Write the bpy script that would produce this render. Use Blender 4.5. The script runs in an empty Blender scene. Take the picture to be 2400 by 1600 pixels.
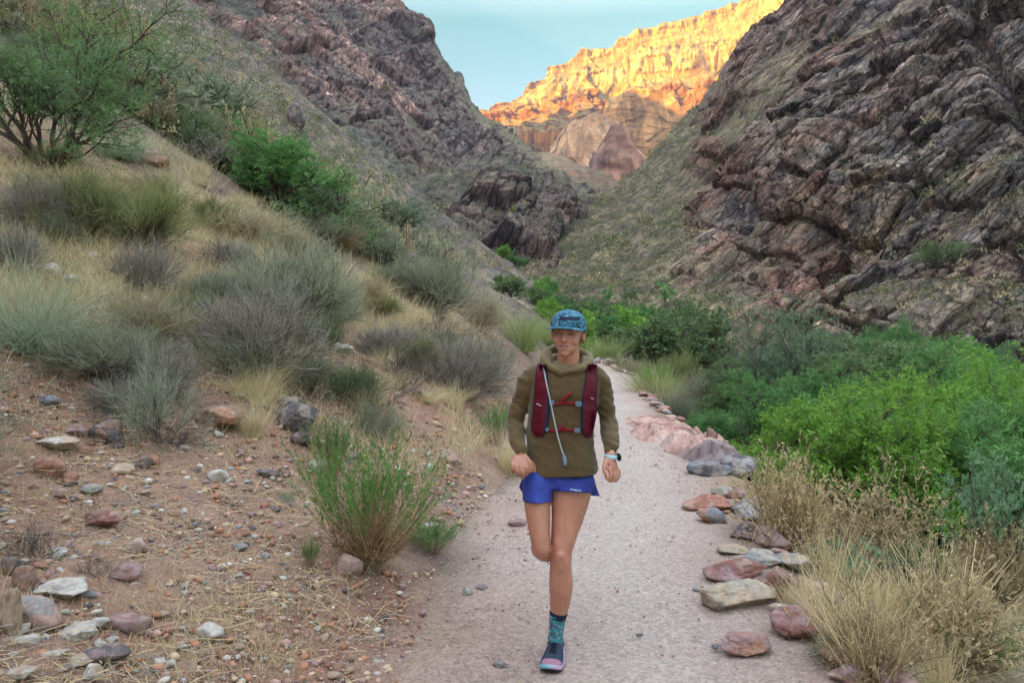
import bpy, bmesh, math, random
import numpy as np
from mathutils import Vector, Matrix, Euler
from mathutils.bvhtree import BVHTree

# ------------------------------------------------------------------ camera, sky, sun, exposure
SC = bpy.context.scene
COL = SC.collection
F = 1733.0                      # focal length in pixels of the 2400 px wide photograph
CAMZ = 1.53
PITCH = math.atan(25 / F)
cd = bpy.data.cameras.new("camera"); cam = bpy.data.objects.new("camera", cd); COL.objects.link(cam)
cam.location = (0, 0, CAMZ); cam.rotation_euler = (math.pi / 2 - PITCH, 0, 0)
cd.sensor_width = 36; cd.lens = F / 2400 * 36; cd.clip_start = 0.05; cd.clip_end = 20000
SC.camera = cam

SUN_EL = math.radians(11.8)
SUN_AZ = (-0.80, -0.60)         # horizontal direction towards the sun: behind the viewer, to the left
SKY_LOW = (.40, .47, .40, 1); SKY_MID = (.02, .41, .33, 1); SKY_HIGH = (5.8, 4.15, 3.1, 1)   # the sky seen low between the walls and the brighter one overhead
W = bpy.data.worlds.new("World"); SC.world = W; W.use_nodes = True
nt = W.node_tree; nt.nodes.clear()
sky = nt.nodes.new("ShaderNodeTexSky"); sky.sky_type = 'NISHITA'; sky.sun_disc = False
sky.sun_elevation = SUN_EL
sky.sun_rotation = math.atan2(SUN_AZ[0], SUN_AZ[1])
sky.air_density = 1.0; sky.dust_density = 0.6; sky.ozone_density = 1.0; sky.altitude = 700
bg = nt.nodes.new("ShaderNodeBackground"); bg.inputs[1].default_value = 0.15
out = nt.nodes.new("ShaderNodeOutputWorld")
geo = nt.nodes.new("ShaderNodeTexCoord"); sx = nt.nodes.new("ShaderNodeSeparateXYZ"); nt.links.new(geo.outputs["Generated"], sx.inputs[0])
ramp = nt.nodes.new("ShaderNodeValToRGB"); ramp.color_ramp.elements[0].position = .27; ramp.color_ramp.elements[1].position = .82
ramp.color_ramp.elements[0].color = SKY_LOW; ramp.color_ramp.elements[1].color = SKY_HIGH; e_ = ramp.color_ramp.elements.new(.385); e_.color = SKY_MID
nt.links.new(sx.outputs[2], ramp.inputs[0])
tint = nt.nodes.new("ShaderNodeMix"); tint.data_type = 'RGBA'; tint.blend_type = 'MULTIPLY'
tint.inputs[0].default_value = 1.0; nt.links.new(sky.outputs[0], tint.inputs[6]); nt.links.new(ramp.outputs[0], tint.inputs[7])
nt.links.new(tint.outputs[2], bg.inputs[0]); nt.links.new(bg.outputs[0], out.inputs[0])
sd = bpy.data.lights.new("sun", 'SUN'); sun = bpy.data.objects.new("sun", sd); COL.objects.link(sun)
sd.energy = 5.0; sd.angle = math.radians(0.5); sd.color = (1.0, 0.62, 0.06)
_n = math.hypot(*SUN_AZ)
SUNV = Vector((SUN_AZ[0] / _n * math.cos(SUN_EL), SUN_AZ[1] / _n * math.cos(SUN_EL), math.sin(SUN_EL)))
sun.rotation_euler = SUNV.to_track_quat('Z', 'Y').to_euler()
SC.view_settings.view_transform = 'Standard'; SC.view_settings.look = 'None'
SC.view_settings.exposure = 2.28; SC.view_settings.gamma = 1
SC.cycles.max_bounces = 5; SC.cycles.diffuse_bounces = 3; SC.cycles.transparent_max_bounces = 8
SC.cycles.volume_bounces = 0
SC.cycles.use_denoising = True
try: SC.cycles.denoiser = 'OPENIMAGEDENOISE'
except Exception: pass

rng = np.random.default_rng(7)
random.seed(7)
f32 = np.float32

# ------------------------------------------------------------------ helpers
def P(px, py, d):
    """point seen at pixel (px, py) of the photograph, d metres in front of the camera (world y)"""
    px = np.asarray(px, float); py = np.asarray(py, float); d = np.asarray(d, float)
    a = (px - 1200) / F; b = (800 - py) / F
    cp, sp = math.cos(PITCH), math.sin(PITCH)
    wy = cp + b * sp; wz = -sp + b * cp
    return np.stack(np.broadcast_arrays(a / wy * d, d, CAMZ + wz / wy * d), -1)

def to_px(p):
    p = np.asarray(p, float); cp, sp = math.cos(PITCH), math.sin(PITCH)
    dy = p[..., 1]; dz = p[..., 2] - CAMZ
    fw = dy * cp - dz * sp; up = dy * sp + dz * cp
    return 1200 + F * p[..., 0] / fw, 800 - F * up / fw

def hsh(ix, iy, iz, seed):
    h = (ix.astype(np.uint32) * np.uint32(0x8da6b343)) ^ (iy.astype(np.uint32) * np.uint32(0xd8163841)) ^ (iz.astype(np.uint32) * np.uint32(0xcb1ab31f)) ^ np.uint32((seed * 2654435761) & 0xffffffff)
    h ^= h >> np.uint32(15); h *= np.uint32(0x2c1b3c6d); h ^= h >> np.uint32(12); h *= np.uint32(0x297a2d39); h ^= h >> np.uint32(15)
    return h
def h01(h, k=0):
    if k: h = (h * np.uint32(0x9e3779b1 + 2 * k)) ; h = h ^ (h >> np.uint32(13 + k % 3))
    return (h >> np.uint32(8)).astype(f32) / f32(16777216)

def vnoise(p, seed=0):
    p = np.asarray(p, f32); i = np.floor(p).astype(np.int32); f = p - i; f = f * f * (3 - 2 * f)
    r = 0
    for dx in (0, 1):
        wx = f[..., 0] if dx else 1 - f[..., 0]
        for dy in (0, 1):
            wy = f[..., 1] if dy else 1 - f[..., 1]
            for dz in (0, 1):
                wz = f[..., 2] if dz else 1 - f[..., 2]
                r = r + h01(hsh(i[..., 0] + dx, i[..., 1] + dy, i[..., 2] + dz, seed)) * wx * wy * wz
    return r * 2 - 1

def fbm(p, octv=4, seed=0, gain=.5):
    p = np.asarray(p, f32); a = 1.0; s = 0; t = 0
    for k in range(octv):
        s = s + a * vnoise(p * f32(2.03 ** k) + f32(17.3 * k), seed + k); t += a; a *= gain
    return s / t * 1.6
def ridged(p, octv=4, seed=0):
    p = np.asarray(p, f32); a = 1.0; s = 0; t = 0
    for k in range(octv):
        s = s + a * (1 - 2 * np.abs(vnoise(p * f32(2.03 ** k) + f32(9.7 * k), seed + k))); t += a; a *= .5
    return s / t

def blocks(p, seed=0):
    """angular blocks: (offset of the cell with a tilted face, random of the cell, distance to the crack)"""
    p = np.asarray(p, f32); i = np.floor(p).astype(np.int32)
    b1 = np.full(p.shape[:-1], 9., f32); b2 = b1.copy(); bh = np.zeros(b1.shape, np.uint32); bt = np.zeros_like(b1)
    for dx in (-1, 0, 1):
        for dy in (-1, 0, 1):
            for dz in (-1, 0, 1):
                cx, cy, cz = i[..., 0] + dx, i[..., 1] + dy, i[..., 2] + dz
                h = hsh(cx, cy, cz, seed)
                ox = p[..., 0] - cx - h01(h, 1); oy = p[..., 1] - cy - h01(h, 2); oz = p[..., 2] - cz - h01(h, 3)
                dd = ox * ox + oy * oy + oz * oz
                m = dd < b1
                b2 = np.where(m, b1, np.minimum(b2, dd)); b1 = np.where(m, dd, b1); bh = np.where(m, h, bh)
                t = ox * (h01(h, 4) - .5) + oy * (h01(h, 5) - .5) + oz * (h01(h, 6) - .5)
                bt = np.where(m, t, bt)
    return (h01(bh, 7) - .5) + 1.3 * bt, h01(bh, 8), np.sqrt(b2) - np.sqrt(b1)

def bricks(p, seed=0):
    """jointed beds: p = (along, depth, across) in block units -> offset with tilt, random, distance to the joint"""
    p = np.asarray(p, f32); b = p[..., 2] + .35 * vnoise(p * f32(.35), seed + 5); L = np.floor(b).astype(np.int32); z0 = np.zeros_like(L)
    h0 = hsh(L, z0, z0, seed); wl = .6 + 1.1 * h01(h0, 3); a = p[..., 0] / wl + 7 * h01(h0, 1); y = p[..., 1] + 7 * h01(h0, 2); ia = np.floor(a).astype(np.int32); iy = np.floor(y).astype(np.int32); h = hsh(ia, iy, L, seed + 9)
    fa, fy, fb = a - ia, y - iy, b - L; t = (fa - .5) * (h01(h, 4) - .5) + (fb - .5) * (h01(h, 5) - .3) + (fy - .5) * (h01(h, 6) - .5)
    e = np.minimum(np.minimum(fa, 1 - fa) * wl, np.minimum(fb, 1 - fb)); return (h01(h, 7) - .5) + .8 * t, h01(h, 8), np.minimum(e, np.minimum(fy, 1 - fy))

def sstep(a, b, x):
    t = np.clip((np.asarray(x, float) - a) / (b - a), 0, 1); return t * t * (3 - 2 * t)
def mixc(a, b, t):
    t = np.clip(np.asarray(t), 0, 1)[..., None]; return np.asarray(a) * (1 - t) + np.asarray(b) * t

def mesh_data(name, v, faces, mats=(), col=None, smooth=True, midx=None):
    """faces: array (n,3), (n,4) or a list of such arrays"""
    if isinstance(faces, np.ndarray): faces = [faces]
    faces = [f for f in faces if len(f)]
    v = np.asarray(v, f32).reshape(-1, 3)
    me = bpy.data.meshes.new(name)
    me.vertices.add(len(v)); me.vertices.foreach_set("co", v.ravel())
    lt = np.concatenate([np.full(len(f), f.shape[1], np.int32) for f in faces]); li = np.concatenate([f.ravel() for f in faces]).astype(np.int32)
    me.loops.add(len(li)); me.loops.foreach_set("vertex_index", li)
    me.polygons.add(len(lt)); ls = np.concatenate([[0], np.cumsum(lt)[:-1]]).astype(np.int32)
    me.polygons.foreach_set("loop_start", ls); me.polygons.foreach_set("loop_total", lt)
    if midx is not None: me.polygons.foreach_set("material_index", np.asarray(midx, np.int32))
    for m in mats: me.materials.append(m)
    me.update(calc_edges=True)
    if smooth: me.polygons.foreach_set("use_smooth", np.ones(len(lt), bool))
    if col is not None:
        c = np.ones((len(v), 4), f32); c[:, :3] = col
        a = me.color_attributes.new("col", 'FLOAT_COLOR', 'POINT'); a.data.foreach_set("color", c.ravel())
    me.validate()
    return me
def link(name, me, parent=None, loc=None):
    o = bpy.data.objects.new(name, me); COL.objects.link(o)
    if parent is not None: o.parent = parent
    if loc is not None: o.location = loc
    return o
def mobj(name, v, faces, mats=(), parent=None, **k): return link(name, mesh_data(name, v, faces, mats, **k), parent)
def tag(o, label=None, cat=None, group=None, kind=None):
    if label: o["label"] = label
    if cat: o["category"] = cat
    if group: o["group"] = group
    if kind: o["kind"] = kind
    return o
def grid_faces(nu, nv, off=0, wrap=False):
    a = np.arange(nu * nv).reshape(nu, nv) + off
    if wrap: a = np.concatenate([a, a[:1]], 0)
    return np.stack([a[:-1, :-1], a[1:, :-1], a[1:, 1:], a[:-1, 1:]], -1).reshape(-1, 4)

def attr_mat(name, rough=.95, nscale=8., namt=.25, bscale=20., bdist=.01, trans=0., spec=.2, objrand=0., coords='pos', speck=0.):
    m = bpy.data.materials.new(name); m.use_nodes = True; t = m.node_tree; N = t.nodes; L = t.links
    N.clear(); o = N.new("ShaderNodeOutputMaterial"); b = N.new("ShaderNodeBsdfPrincipled")
    b.inputs["Roughness"].default_value = rough; b.inputs["Specular IOR Level"].default_value = spec
    at = N.new("ShaderNodeAttribute"); at.attribute_name = "col"
    c = at.outputs["Color"]
    if coords == 'pos': vec = N.new("ShaderNodeNewGeometry").outputs["Position"]
    else: vec = N.new("ShaderNodeTexCoord").outputs["Object"]
    if namt:
        n = N.new("ShaderNodeTexNoise"); n.inputs["Scale"].default_value = nscale; n.inputs["Detail"].default_value = 6; n.inputs["Roughness"].default_value = .65
        L.new(vec, n.inputs["Vector"])
        mr = N.new("ShaderNodeMapRange"); mr.inputs["From Min"].default_value = .25; mr.inputs["From Max"].default_value = .75
        mr.inputs["To Min"].default_value = 1 - namt; mr.inputs["To Max"].default_value = 1 + namt; L.new(n.outputs["Fac"], mr.inputs["Value"])
        vm = N.new("ShaderNodeVectorMath"); vm.operation = 'SCALE'; L.new(c, vm.inputs[0]); L.new(mr.outputs[0], vm.inputs["Scale"]); c = vm.outputs[0]
    if speck:
        for sc_, am in ((60., .5), (150., .5)):
            vo = N.new("ShaderNodeTexVoronoi"); vo.inputs["Scale"].default_value = sc_; L.new(vec, vo.inputs["Vector"])
            bw = N.new("ShaderNodeSeparateColor"); L.new(vo.outputs["Color"], bw.inputs[0])
            mr = N.new("ShaderNodeMapRange"); mr.inputs["To Min"].default_value = 1 - am * speck; mr.inputs["To Max"].default_value = 1 + am * speck; L.new(bw.outputs[0], mr.inputs["Value"])
            vm = N.new("ShaderNodeVectorMath"); vm.operation = 'SCALE'; L.new(c, vm.inputs[0]); L.new(mr.outputs[0], vm.inputs["Scale"]); c = vm.outputs[0]
    if objrand:
        oi = N.new("ShaderNodeObjectInfo"); mr = N.new("ShaderNodeMapRange"); mr.inputs["To Min"].default_value = 1 - objrand; mr.inputs["To Max"].default_value = 1 + objrand
        L.new(oi.outputs["Random"], mr.inputs["Value"])
        vm = N.new("ShaderNodeVectorMath"); vm.operation = 'SCALE'; L.new(c, vm.inputs[0]); L.new(mr.outputs[0], vm.inputs["Scale"]); c = vm.outputs[0]
    L.new(c, b.inputs["Base Color"])
    if bdist:
        n = N.new("ShaderNodeTexNoise"); n.inputs["Scale"].default_value = bscale; n.inputs["Detail"].default_value = 8; n.inputs["Roughness"].default_value = .7
        L.new(vec, n.inputs["Vector"]); bu = N.new("ShaderNodeBump"); bu.inputs["Distance"].default_value = bdist; bu.inputs["Strength"].default_value = 1
        L.new(n.outputs["Fac"], bu.inputs["Height"]); L.new(bu.outputs[0], b.inputs["Normal"])
    sh = b.outputs[0]
    if trans:
        tr = N.new("ShaderNodeBsdfTranslucent"); L.new(c, tr.inputs[0]); mx = N.new("ShaderNodeMixShader"); mx.inputs[0].default_value = trans
        L.new(sh, mx.inputs[1]); L.new(tr.outputs[0], mx.inputs[2]); sh = mx.outputs[0]
    L.new(sh, o.inputs[0]); return m

# ------------------------------------------------------------------ the ground: one sheet, fine in front, coarse all round
XR = np.array([(-60, -8), (-10, 0.6), (-2, 1.3), (3.2, 1.45), (4.24, 1.55), (5.6, 1.66), (8.2, 2.3), (12.3, 2.6), (18, 3.1), (25, 4.0), (35, 4.2), (50, 7.5), (70, 13), (100, 24), (200, 60)], float)
WD = np.array([(-10, 2.0), (3.2, 1.95), (6, 2.1), (10, 2.4), (20, 2.3), (40, 2.4)], float)
def xr_(y): return np.interp(y, XR[:, 0], XR[:, 1])
def xl_(y): return xr_(y) - np.interp(y, WD[:, 0], WD[:, 1])
def H(x, y):
    x = np.asarray(x, float); y = np.asarray(y, float)
    d = xl_(y) - x; dp = np.maximum(d, 0)
    A = np.interp(y, [-5, 3, 5, 6.5, 10, 20, 40], [0.1, 0.02, .15, .35, .6, .95, 1.0]); s = np.interp(y, [-5, 3, 5, 8, 15, 30], [.2, .16, .2, .3, .45, .47])
    quad = np.interp(dp, [0, 15, 60, 120, 400], [0, 1.6, 1.6 + 45 * .36, 1.6 + 45 * .36 + 60 * .9, 1.6 + 45 * .36 + 340 * .9])
    hl = A * (1 - np.exp(-dp / 1.2)) + s * dp + .010 * np.minimum(dp, 15) ** 2 * .3 + quad
    hl = np.minimum(hl, 420 + 20 * np.sin(y / 90))
    fall = sstep(70, 125, y - .12 * dp) * (1 - sstep(.72, .95, -x / np.maximum(y, 1)))
    hl = hl * (1 - fall)
    e = x - xr_(y); ep = np.maximum(e, 0)
    drop = np.interp(y, [3, 6, 10, 20, 40], [.45, .7, 1.1, 1.4, 1.5])
    hr = -drop * sstep(0.05, 1.3, ep) - .35 * sstep(1, 5, ep)
    far = sstep(34, 80, y) * -1.2
    und = .16 * vnoise(np.stack([x * .45, y * .45, x * 0], -1), 3) * sstep(0, 1.5, np.maximum(dp, ep)) + (.6 * vnoise(np.stack([x * .09, y * .09, x * 0], -1), 5) + 1.2*vnoise(np.stack([x * .03, y * .03, x * 0], -1), 15)*sstep(20,60,dp)) * sstep(4, 16, np.maximum(dp, ep * .6))
    return np.where(d > 0, hl, hr) + far + und
def ground_hit(px, py, dmax=140.):
    """points on the ground seen at pixels; nan where the ray misses"""
    px = np.atleast_1d(np.asarray(px, float)); py = np.atleast_1d(np.asarray(py, float))
    if len(px) > 6000: return np.concatenate([ground_hit(px[i:i + 6000], py[i:i + 6000], dmax) for i in range(0, len(px), 6000)])
    ds = np.exp(np.linspace(math.log(1.2), math.log(dmax), 150)); res = np.full(px.shape + (3,), np.nan)
    u0 = P(px, py, 1.0); u0[..., 2] -= CAMZ; q = u0[:, None, :] * ds[None, :, None]; q[..., 2] += CAMZ
    under = q[..., 2] < H(q[..., 0], q[..., 1]); hit = under.any(1); k = under.argmax(1)
    a = ds[np.maximum(k - 1, 0)][hit]; b = ds[k][hit]
    for _ in range(10):
        m = (a + b) / 2; qq = P(px[hit], py[hit], m); u = qq[..., 2] < H(qq[..., 0], qq[..., 1]); b = np.where(u, m, b); a = np.where(u, a, m)
    res[hit] = P(px[hit], py[hit], b); return res

TRAIL_A = np.array([.455, .36, .30]); TRAIL_B = np.array([.375, .265, .21])
def build_ground():
    azf = np.radians(np.linspace(-39, 39, 1000)); azc = np.radians(np.concatenate([np.arange(41, 360 - 40, 3.0)]))
    az = np.concatenate([azf, azc]); r = np.concatenate([[0.02, .5, 1.0], np.exp(np.linspace(math.log(1.5), math.log(130), 640)), [150, 190, 260, 400, 700, 1200, 2450]])
    A, R = np.meshgrid(az, r, indexing='ij'); X = R * np.sin(A); Y = R * np.cos(A); Z = H(X, Y)
    dd = xl_(Y) - X; ee = X - xr_(Y)
    p3 = np.stack([X, Y, Z], -1)
    trailm = (1 - sstep(-.35, .35, dd + .25 * fbm(p3 * 1.3, 3, 21))) * (1 - sstep(-.15, .3, ee + .12 * fbm(p3 * 2, 3, 22)))
    off = 1 - trailm
    # small relief
    fine = R < 14
    Z = Z + np.where(fine, .016 * fbm(p3 * 3, 3, 11) + .008 * fbm(p3 * 11, 3, 12) * (.7 + off) - .010 * sstep(.15, .6, fbm(p3 * np.array([4.5, 2.6, 0]), 2, 14)) * trailm, 0)
    rel = sstep(9, 30, R)
    bl, br, be = blocks(p3 * np.array([1.1, 1.1, 1.1]), 31)
    rocky = sstep(.05, .5, fbm(p3 * .11, 3, 33) + .25) * sstep(8, 26, R) * sstep(2, 7, dd)
    Z = Z + rel * off * (.10 * fbm(p3 * .9, 4, 13)) + rocky * (.45 * bl)
    p3[..., 2] = Z
    # colours
    n1 = fbm(p3 * .8, 4, 41); n2 = fbm(p3 * 3.1, 4, 42); n3 = fbm(p3 * .23, 3, 43); n4 = fbm(p3 * 9, 3, 44)
    trail = mixc(TRAIL_B, TRAIL_A, .5 + .8 * n1) * (1 + .07 * n2)[..., None]
    eg = np.exp(-np.minimum(-dd, -ee).clip(0, 9) / .28); trail = mixc(trail, [.33, .225, .19], .75 * eg * (.6 + .6 * n1)); cen = np.exp(-((X - (xr_(Y) - .85)) / .5) ** 2); trail = mixc(trail, np.array([.49, .42, .365]), .6 * cen)
    grav = mixc([.23, .112, .068], [.285, .178, .118], .5 + .9 * n1); straw = np.array([.40, .30, .17])
    left = mixc(grav, straw, np.clip(.05 + .9 * n2 + .5 * n3 + .25 * sstep(6, 13, R), 0, .9)); left = mixc(left, [.11, .07, .05], sstep(.15, .75, fbm(p3 * 1.9, 3, 47)))
    hill = mixc([.28, .22, .14], [.125, .11, .08], .5 + 1.1 * fbm(p3 * .6, 3, 45)); hill = mixc(hill, [.10, .082, .075], sstep(-.3, .3, n2) * .95); 
    rockc = mixc([.15, .115, .10], [.25, .18, .14], br); rockc = mixc(rockc, [.09, .08, .085], sstep(.12, .0, be))
    hill = mixc(hill, rockc, rocky * .8)
    left = mixc(left, hill, sstep(10, 22, R))
    right = mixc([.30, .22, .13], [.16, .13, .08], .5 + n1); right = mixc(right, [.12, .14, .06], sstep(0, .5, n3) * .7)
    c = np.where((dd > 0)[..., None], left, right); c = mixc(c, trail, trailm)
    c = mixc(c, [.34, .20, .14], .5 * sstep(.15, .8, dd) * sstep(3.5, .6, dd) * sstep(40, 16, R))
    c = np.clip(c * (1 + .16 * n4 * off)[..., None], .02, .9)
    m = attr_mat("gravelly_soil", nscale=26, namt=.15, bscale=55, bdist=.02, speck=.34)
    o = mobj("ground", p3.reshape(-1, 3), grid_faces(len(az), len(r), wrap=True), [m], col=c.reshape(-1, 3)); tag(o, kind="structure")
    return p3, c, trailm
GP, GC, GT = build_ground()

# ------------------------------------------------------------------ lofted canyon walls
def cr(ts, vals, t):
    """Catmull-Rom like smooth interpolation by blending linear with smoothed linear"""
    vals = np.asarray(vals, float); t = np.asarray(t, float); ts = np.asarray(ts, float)
    k = np.clip(np.searchsorted(ts, t, side='right') - 1, 0, len(ts) - 2); u = (t - ts[k]) / (ts[k + 1] - ts[k])
    m = np.zeros_like(vals); m[1:-1] = (vals[2:] - vals[:-2]) / (ts[2:] - ts[:-2])[:, None] if vals.ndim > 1 else (vals[2:] - vals[:-2]) / (ts[2:] - ts[:-2])
    m[0] = (vals[1] - vals[0]) / (ts[1] - ts[0]); m[-1] = (vals[-1] - vals[-2]) / (ts[-1] - ts[-2])
    h = (ts[k + 1] - ts[k]); 
    if vals.ndim > 1: u = u[:, None]; h = h[:, None]
    u2 = u * u; u3 = u2 * u
    return (2 * u3 - 3 * u2 + 1) * vals[k] + (u3 - 2 * u2 + u) * h * m[k] + (-2 * u3 + 3 * u2) * vals[k + 1] + (u3 - u2) * h * m[k + 1]

def loft(cols, pxs, nrow, back=((60, .12),), floor_z=-4., smooth=True):
    """cols: {px: [(py, d), ...]} with the same number of rows from foot to skyline -> world points (nu, nv, 3), pixel arrays"""
    keys = sorted(cols); C = np.array([cols[k] for k in keys], float)           # (nc, nr, 2)
    C[..., 1] = np.log(C[..., 1])
    nr = C.shape[1]; flat = C.reshape(len(keys), -1)
    Uv = cr(keys, flat, pxs).reshape(len(pxs), nr, 2)
    # even rows by pixel length of the profile
    L = np.abs(np.diff(np.median(Uv, 0)[:, 0])) + 4; s = np.concatenate([[0], np.cumsum(L)]); s /= s[-1]
    tt = np.linspace(0, 1, nrow); res = np.zeros((len(pxs), nrow, 2))
    for i in range(len(pxs)):
        res[i] = cr(s, Uv[i], tt)
    PX = np.repeat(pxs[:, None], nrow, 1); pts = P(PX, res[..., 0], np.exp(res[..., 1]))
    # foot goes down into the ground, back side falls away behind the skyline
    foot = pts[:, :1].copy(); foot[..., 2] = np.minimum(foot[..., 2] - 3, floor_z)
    rows = [foot, pts]; top = pts[:, -1:]; fl = top.copy()
    for f_, drop in ((1.03, .04), (1.12, .25), (1.35, .8)):
        b = top.copy(); b[..., 0] *= f_; b[..., 1] *= f_; b[..., 2] = top[..., 2] * (1 - drop); rows.append(b)
    pts = np.concatenate(rows, 1)
    py = np.concatenate([res[:, :1, 0], res[..., 0], np.repeat(res[:, -1:, 0], 3, 1)], 1); PX = np.repeat(pxs[:, None], pts.shape[1], 1)
    return pts, PX, py
def normals(p):
    du = np.gradient(p, axis=0); dv = np.gradient(p, axis=1); n = np.cross(du, dv); n /= np.linalg.norm(n, axis=-1, keepdims=True) + 1e-9
    flip = (n[..., 1:2] > 0) & (np.abs(n[..., 1:2]) > .05); 
    if (n[..., 2].mean() < 0): n = -n
    return n
def smooth_n(n, k=6):
    for _ in range(k):
        m = n.copy(); m[1:-1] += n[2:] + n[:-2]; m[:, 1:-1] += m[:, 2:] + m[:, :-2]; n = m / (np.linalg.norm(m, axis=-1, keepdims=True) + 1e-9)
    return n
def strata(p, tilt, sz):
    """coordinates along / across strata that dip by tilt radians in the x-z plane"""
    c, s = math.cos(tilt), math.sin(tilt)
    return np.stack([(p[..., 0] * c + p[..., 2] * s) / sz[0], p[..., 1] / sz[1], (-p[..., 0] * s + p[..., 2] * c) / sz[2]], -1)
ROCKM = attr_mat("weathered_rock", nscale=1.6, namt=.28, bscale=5, bdist=.10, rough=.9)
FARROCKM = attr_mat("distant_rock", nscale=.35, namt=.30, bscale=.9, bdist=.6, rough=.95)
HILLPTS = {}
def crack(m, tilt, sizes, dark=.55, dist=.12):
    """adds dipping joints: dark crack lines and bumped blocks"""
    t = m.node_tree; N, L = t.nodes, t.links; b = N["Principled BSDF"]; src = b.inputs["Base Color"].links[0].from_socket; bn = b.inputs["Normal"].links[0].from_node
    g = N.new("ShaderNodeNewGeometry"); c = src; hprev = None
    wn = N.new("ShaderNodeTexNoise"); wn.inputs["Scale"].default_value = .6 / sizes[0]; wn.inputs["Detail"].default_value = 3; L.new(g.outputs["Position"], wn.inputs["Vector"])
    wa = N.new("ShaderNodeVectorMath"); wa.operation = 'MULTIPLY_ADD'; L.new(wn.outputs["Color"], wa.inputs[0]); wa.inputs[1].default_value = (sizes[0] * .18,) * 3; L.new(g.outputs["Position"], wa.inputs[2])
    for s in sizes:
        mp = N.new("ShaderNodeMapping"); mp.vector_type = 'TEXTURE'; mp.inputs["Rotation"].default_value = (0, -tilt, 0); mp.inputs["Scale"].default_value = (2.3 * s, 1.3 * s, .7 * s); L.new(wa.outputs[0], mp.inputs["Vector"])
        ve = N.new("ShaderNodeTexVoronoi"); ve.feature = 'DISTANCE_TO_EDGE'; ve.inputs["Scale"].default_value = 1; L.new(mp.outputs[0], ve.inputs["Vector"])
        vc = N.new("ShaderNodeTexVoronoi"); vc.inputs["Scale"].default_value = 1; L.new(mp.outputs[0], vc.inputs["Vector"])
        sp = N.new("ShaderNodeSeparateColor"); L.new(vc.outputs["Color"], sp.inputs[0])
        m1 = N.new("ShaderNodeMapRange"); m1.inputs["From Max"].default_value = .07; m1.inputs["To Min"].default_value = dark; L.new(ve.outputs["Distance"], m1.inputs["Value"])
        m2 = N.new("ShaderNodeMapRange"); m2.inputs["To Min"].default_value = .68; m2.inputs["To Max"].default_value = 1.32; L.new(sp.outputs[0], m2.inputs["Value"])
        mu = N.new("ShaderNodeMath"); mu.operation = 'MULTIPLY'; L.new(m1.outputs[0], mu.inputs[0]); L.new(m2.outputs[0], mu.inputs[1])
        vm = N.new("ShaderNodeVectorMath"); vm.operation = 'SCALE'; L.new(c, vm.inputs[0]); L.new(mu.outputs[0], vm.inputs["Scale"]); c = vm.outputs[0]
        bu = N.new("ShaderNodeBump"); bu.inputs["Distance"].default_value = dist * s; ad = N.new("ShaderNodeMath"); ad.operation = 'ADD'; L.new(m1.outputs[0], ad.inputs[0]); L.new(sp.outputs[1], ad.inputs[1]); L.new(ad.outputs[0], bu.inputs["Height"])
        if hprev: L.new(hprev, bu.inputs["Normal"])
        hprev = bu.outputs[0]
    # rock only: the attribute 'rock' fades the joints out on soil
    at = N.new("ShaderNodeAttribute"); at.attribute_name = "rock"; mx = N.new("ShaderNodeMix"); mx.data_type = 'RGBA'; L.new(at.outputs["Fac"], mx.inputs[0]); L.new(src, mx.inputs[6]); L.new(c, mx.inputs[7]); L.new(mx.outputs[2], b.inputs["Base Color"])
    L.new(hprev, bn.inputs["Normal"])
crack(ROCKM, .78, (2.4, .9, .36), .55, .20)
LEFTROCKM = attr_mat("mountain_rock", nscale=.5, namt=.30, bscale=1.2, bdist=.4, rough=.95); crack(LEFTROCKM, 1.15, (9., 3.4, 1.4), .55, .16)
RIMM = attr_mat('rim_rock', nscale=.12, namt=.3, bscale=.5, bdist=1.2, rough=.95); crack(RIMM, 1.571, (26., 9.), .85, .10)
def finish(name, p, c, mat, smooth=True, rock=None):
    nu, nv = p.shape[:2]
    o = mobj(name, p.reshape(-1, 3), grid_faces(nu, nv), [mat], col=np.clip(c, .01, .95).reshape(-1, 3), smooth=smooth); tag(o, kind="structure")
    if rock is not None: a = o.data.attributes.new("rock", 'FLOAT', 'POINT'); a.data.foreach_set("value", rock.astype(f32).ravel())
    return o

def craggy(p, n, dist, tilt, amp, seed, sizes=(7., 3., 1.3, .6), vertical=1.0, gate=True):
    """pushes a wall out and in as angular blocks along dipping strata; returns new points, cell randoms, cracks"""
    disp = 0; rnd = 0; crack = 1; wsum = 0
    wob = .25 * np.stack([vnoise(p / 7, seed + 1), vnoise(p / 7, seed + 2), vnoise(p / 7, seed + 3)], -1)
    for k, s in enumerate(sizes):
        q = strata(p, tilt + (.0, .05, -.08, .12)[k], (1.7 * s, 1.5 * s, .75 * s)) + wob * .15
        b, r, e = bricks(q, seed + 10 * k) if k != 2 else blocks(q, seed + 10 * k)
        fade = sstep(s * 1733 / 2.4 / 3.2, s * 1733 / 2.4 / 7.0, dist) if gate else 1.0   # blocks below a pixel or two are left out
        a = amp * s * (.38, .44, .22, .36)[k]
        disp = disp + a * b * fade - a * .3 * sstep(.06, 0, e) * fade
        w = [.5, .8, 1., .9][k] * np.asarray(fade); rnd = rnd + w * (r - .5); wsum = wsum + w
        crack = np.minimum(crack, np.where(np.asarray(fade) > .5, sstep(0, .10 , e), 1))
    return disp, rnd / np.maximum(wsum, .5), crack

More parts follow.
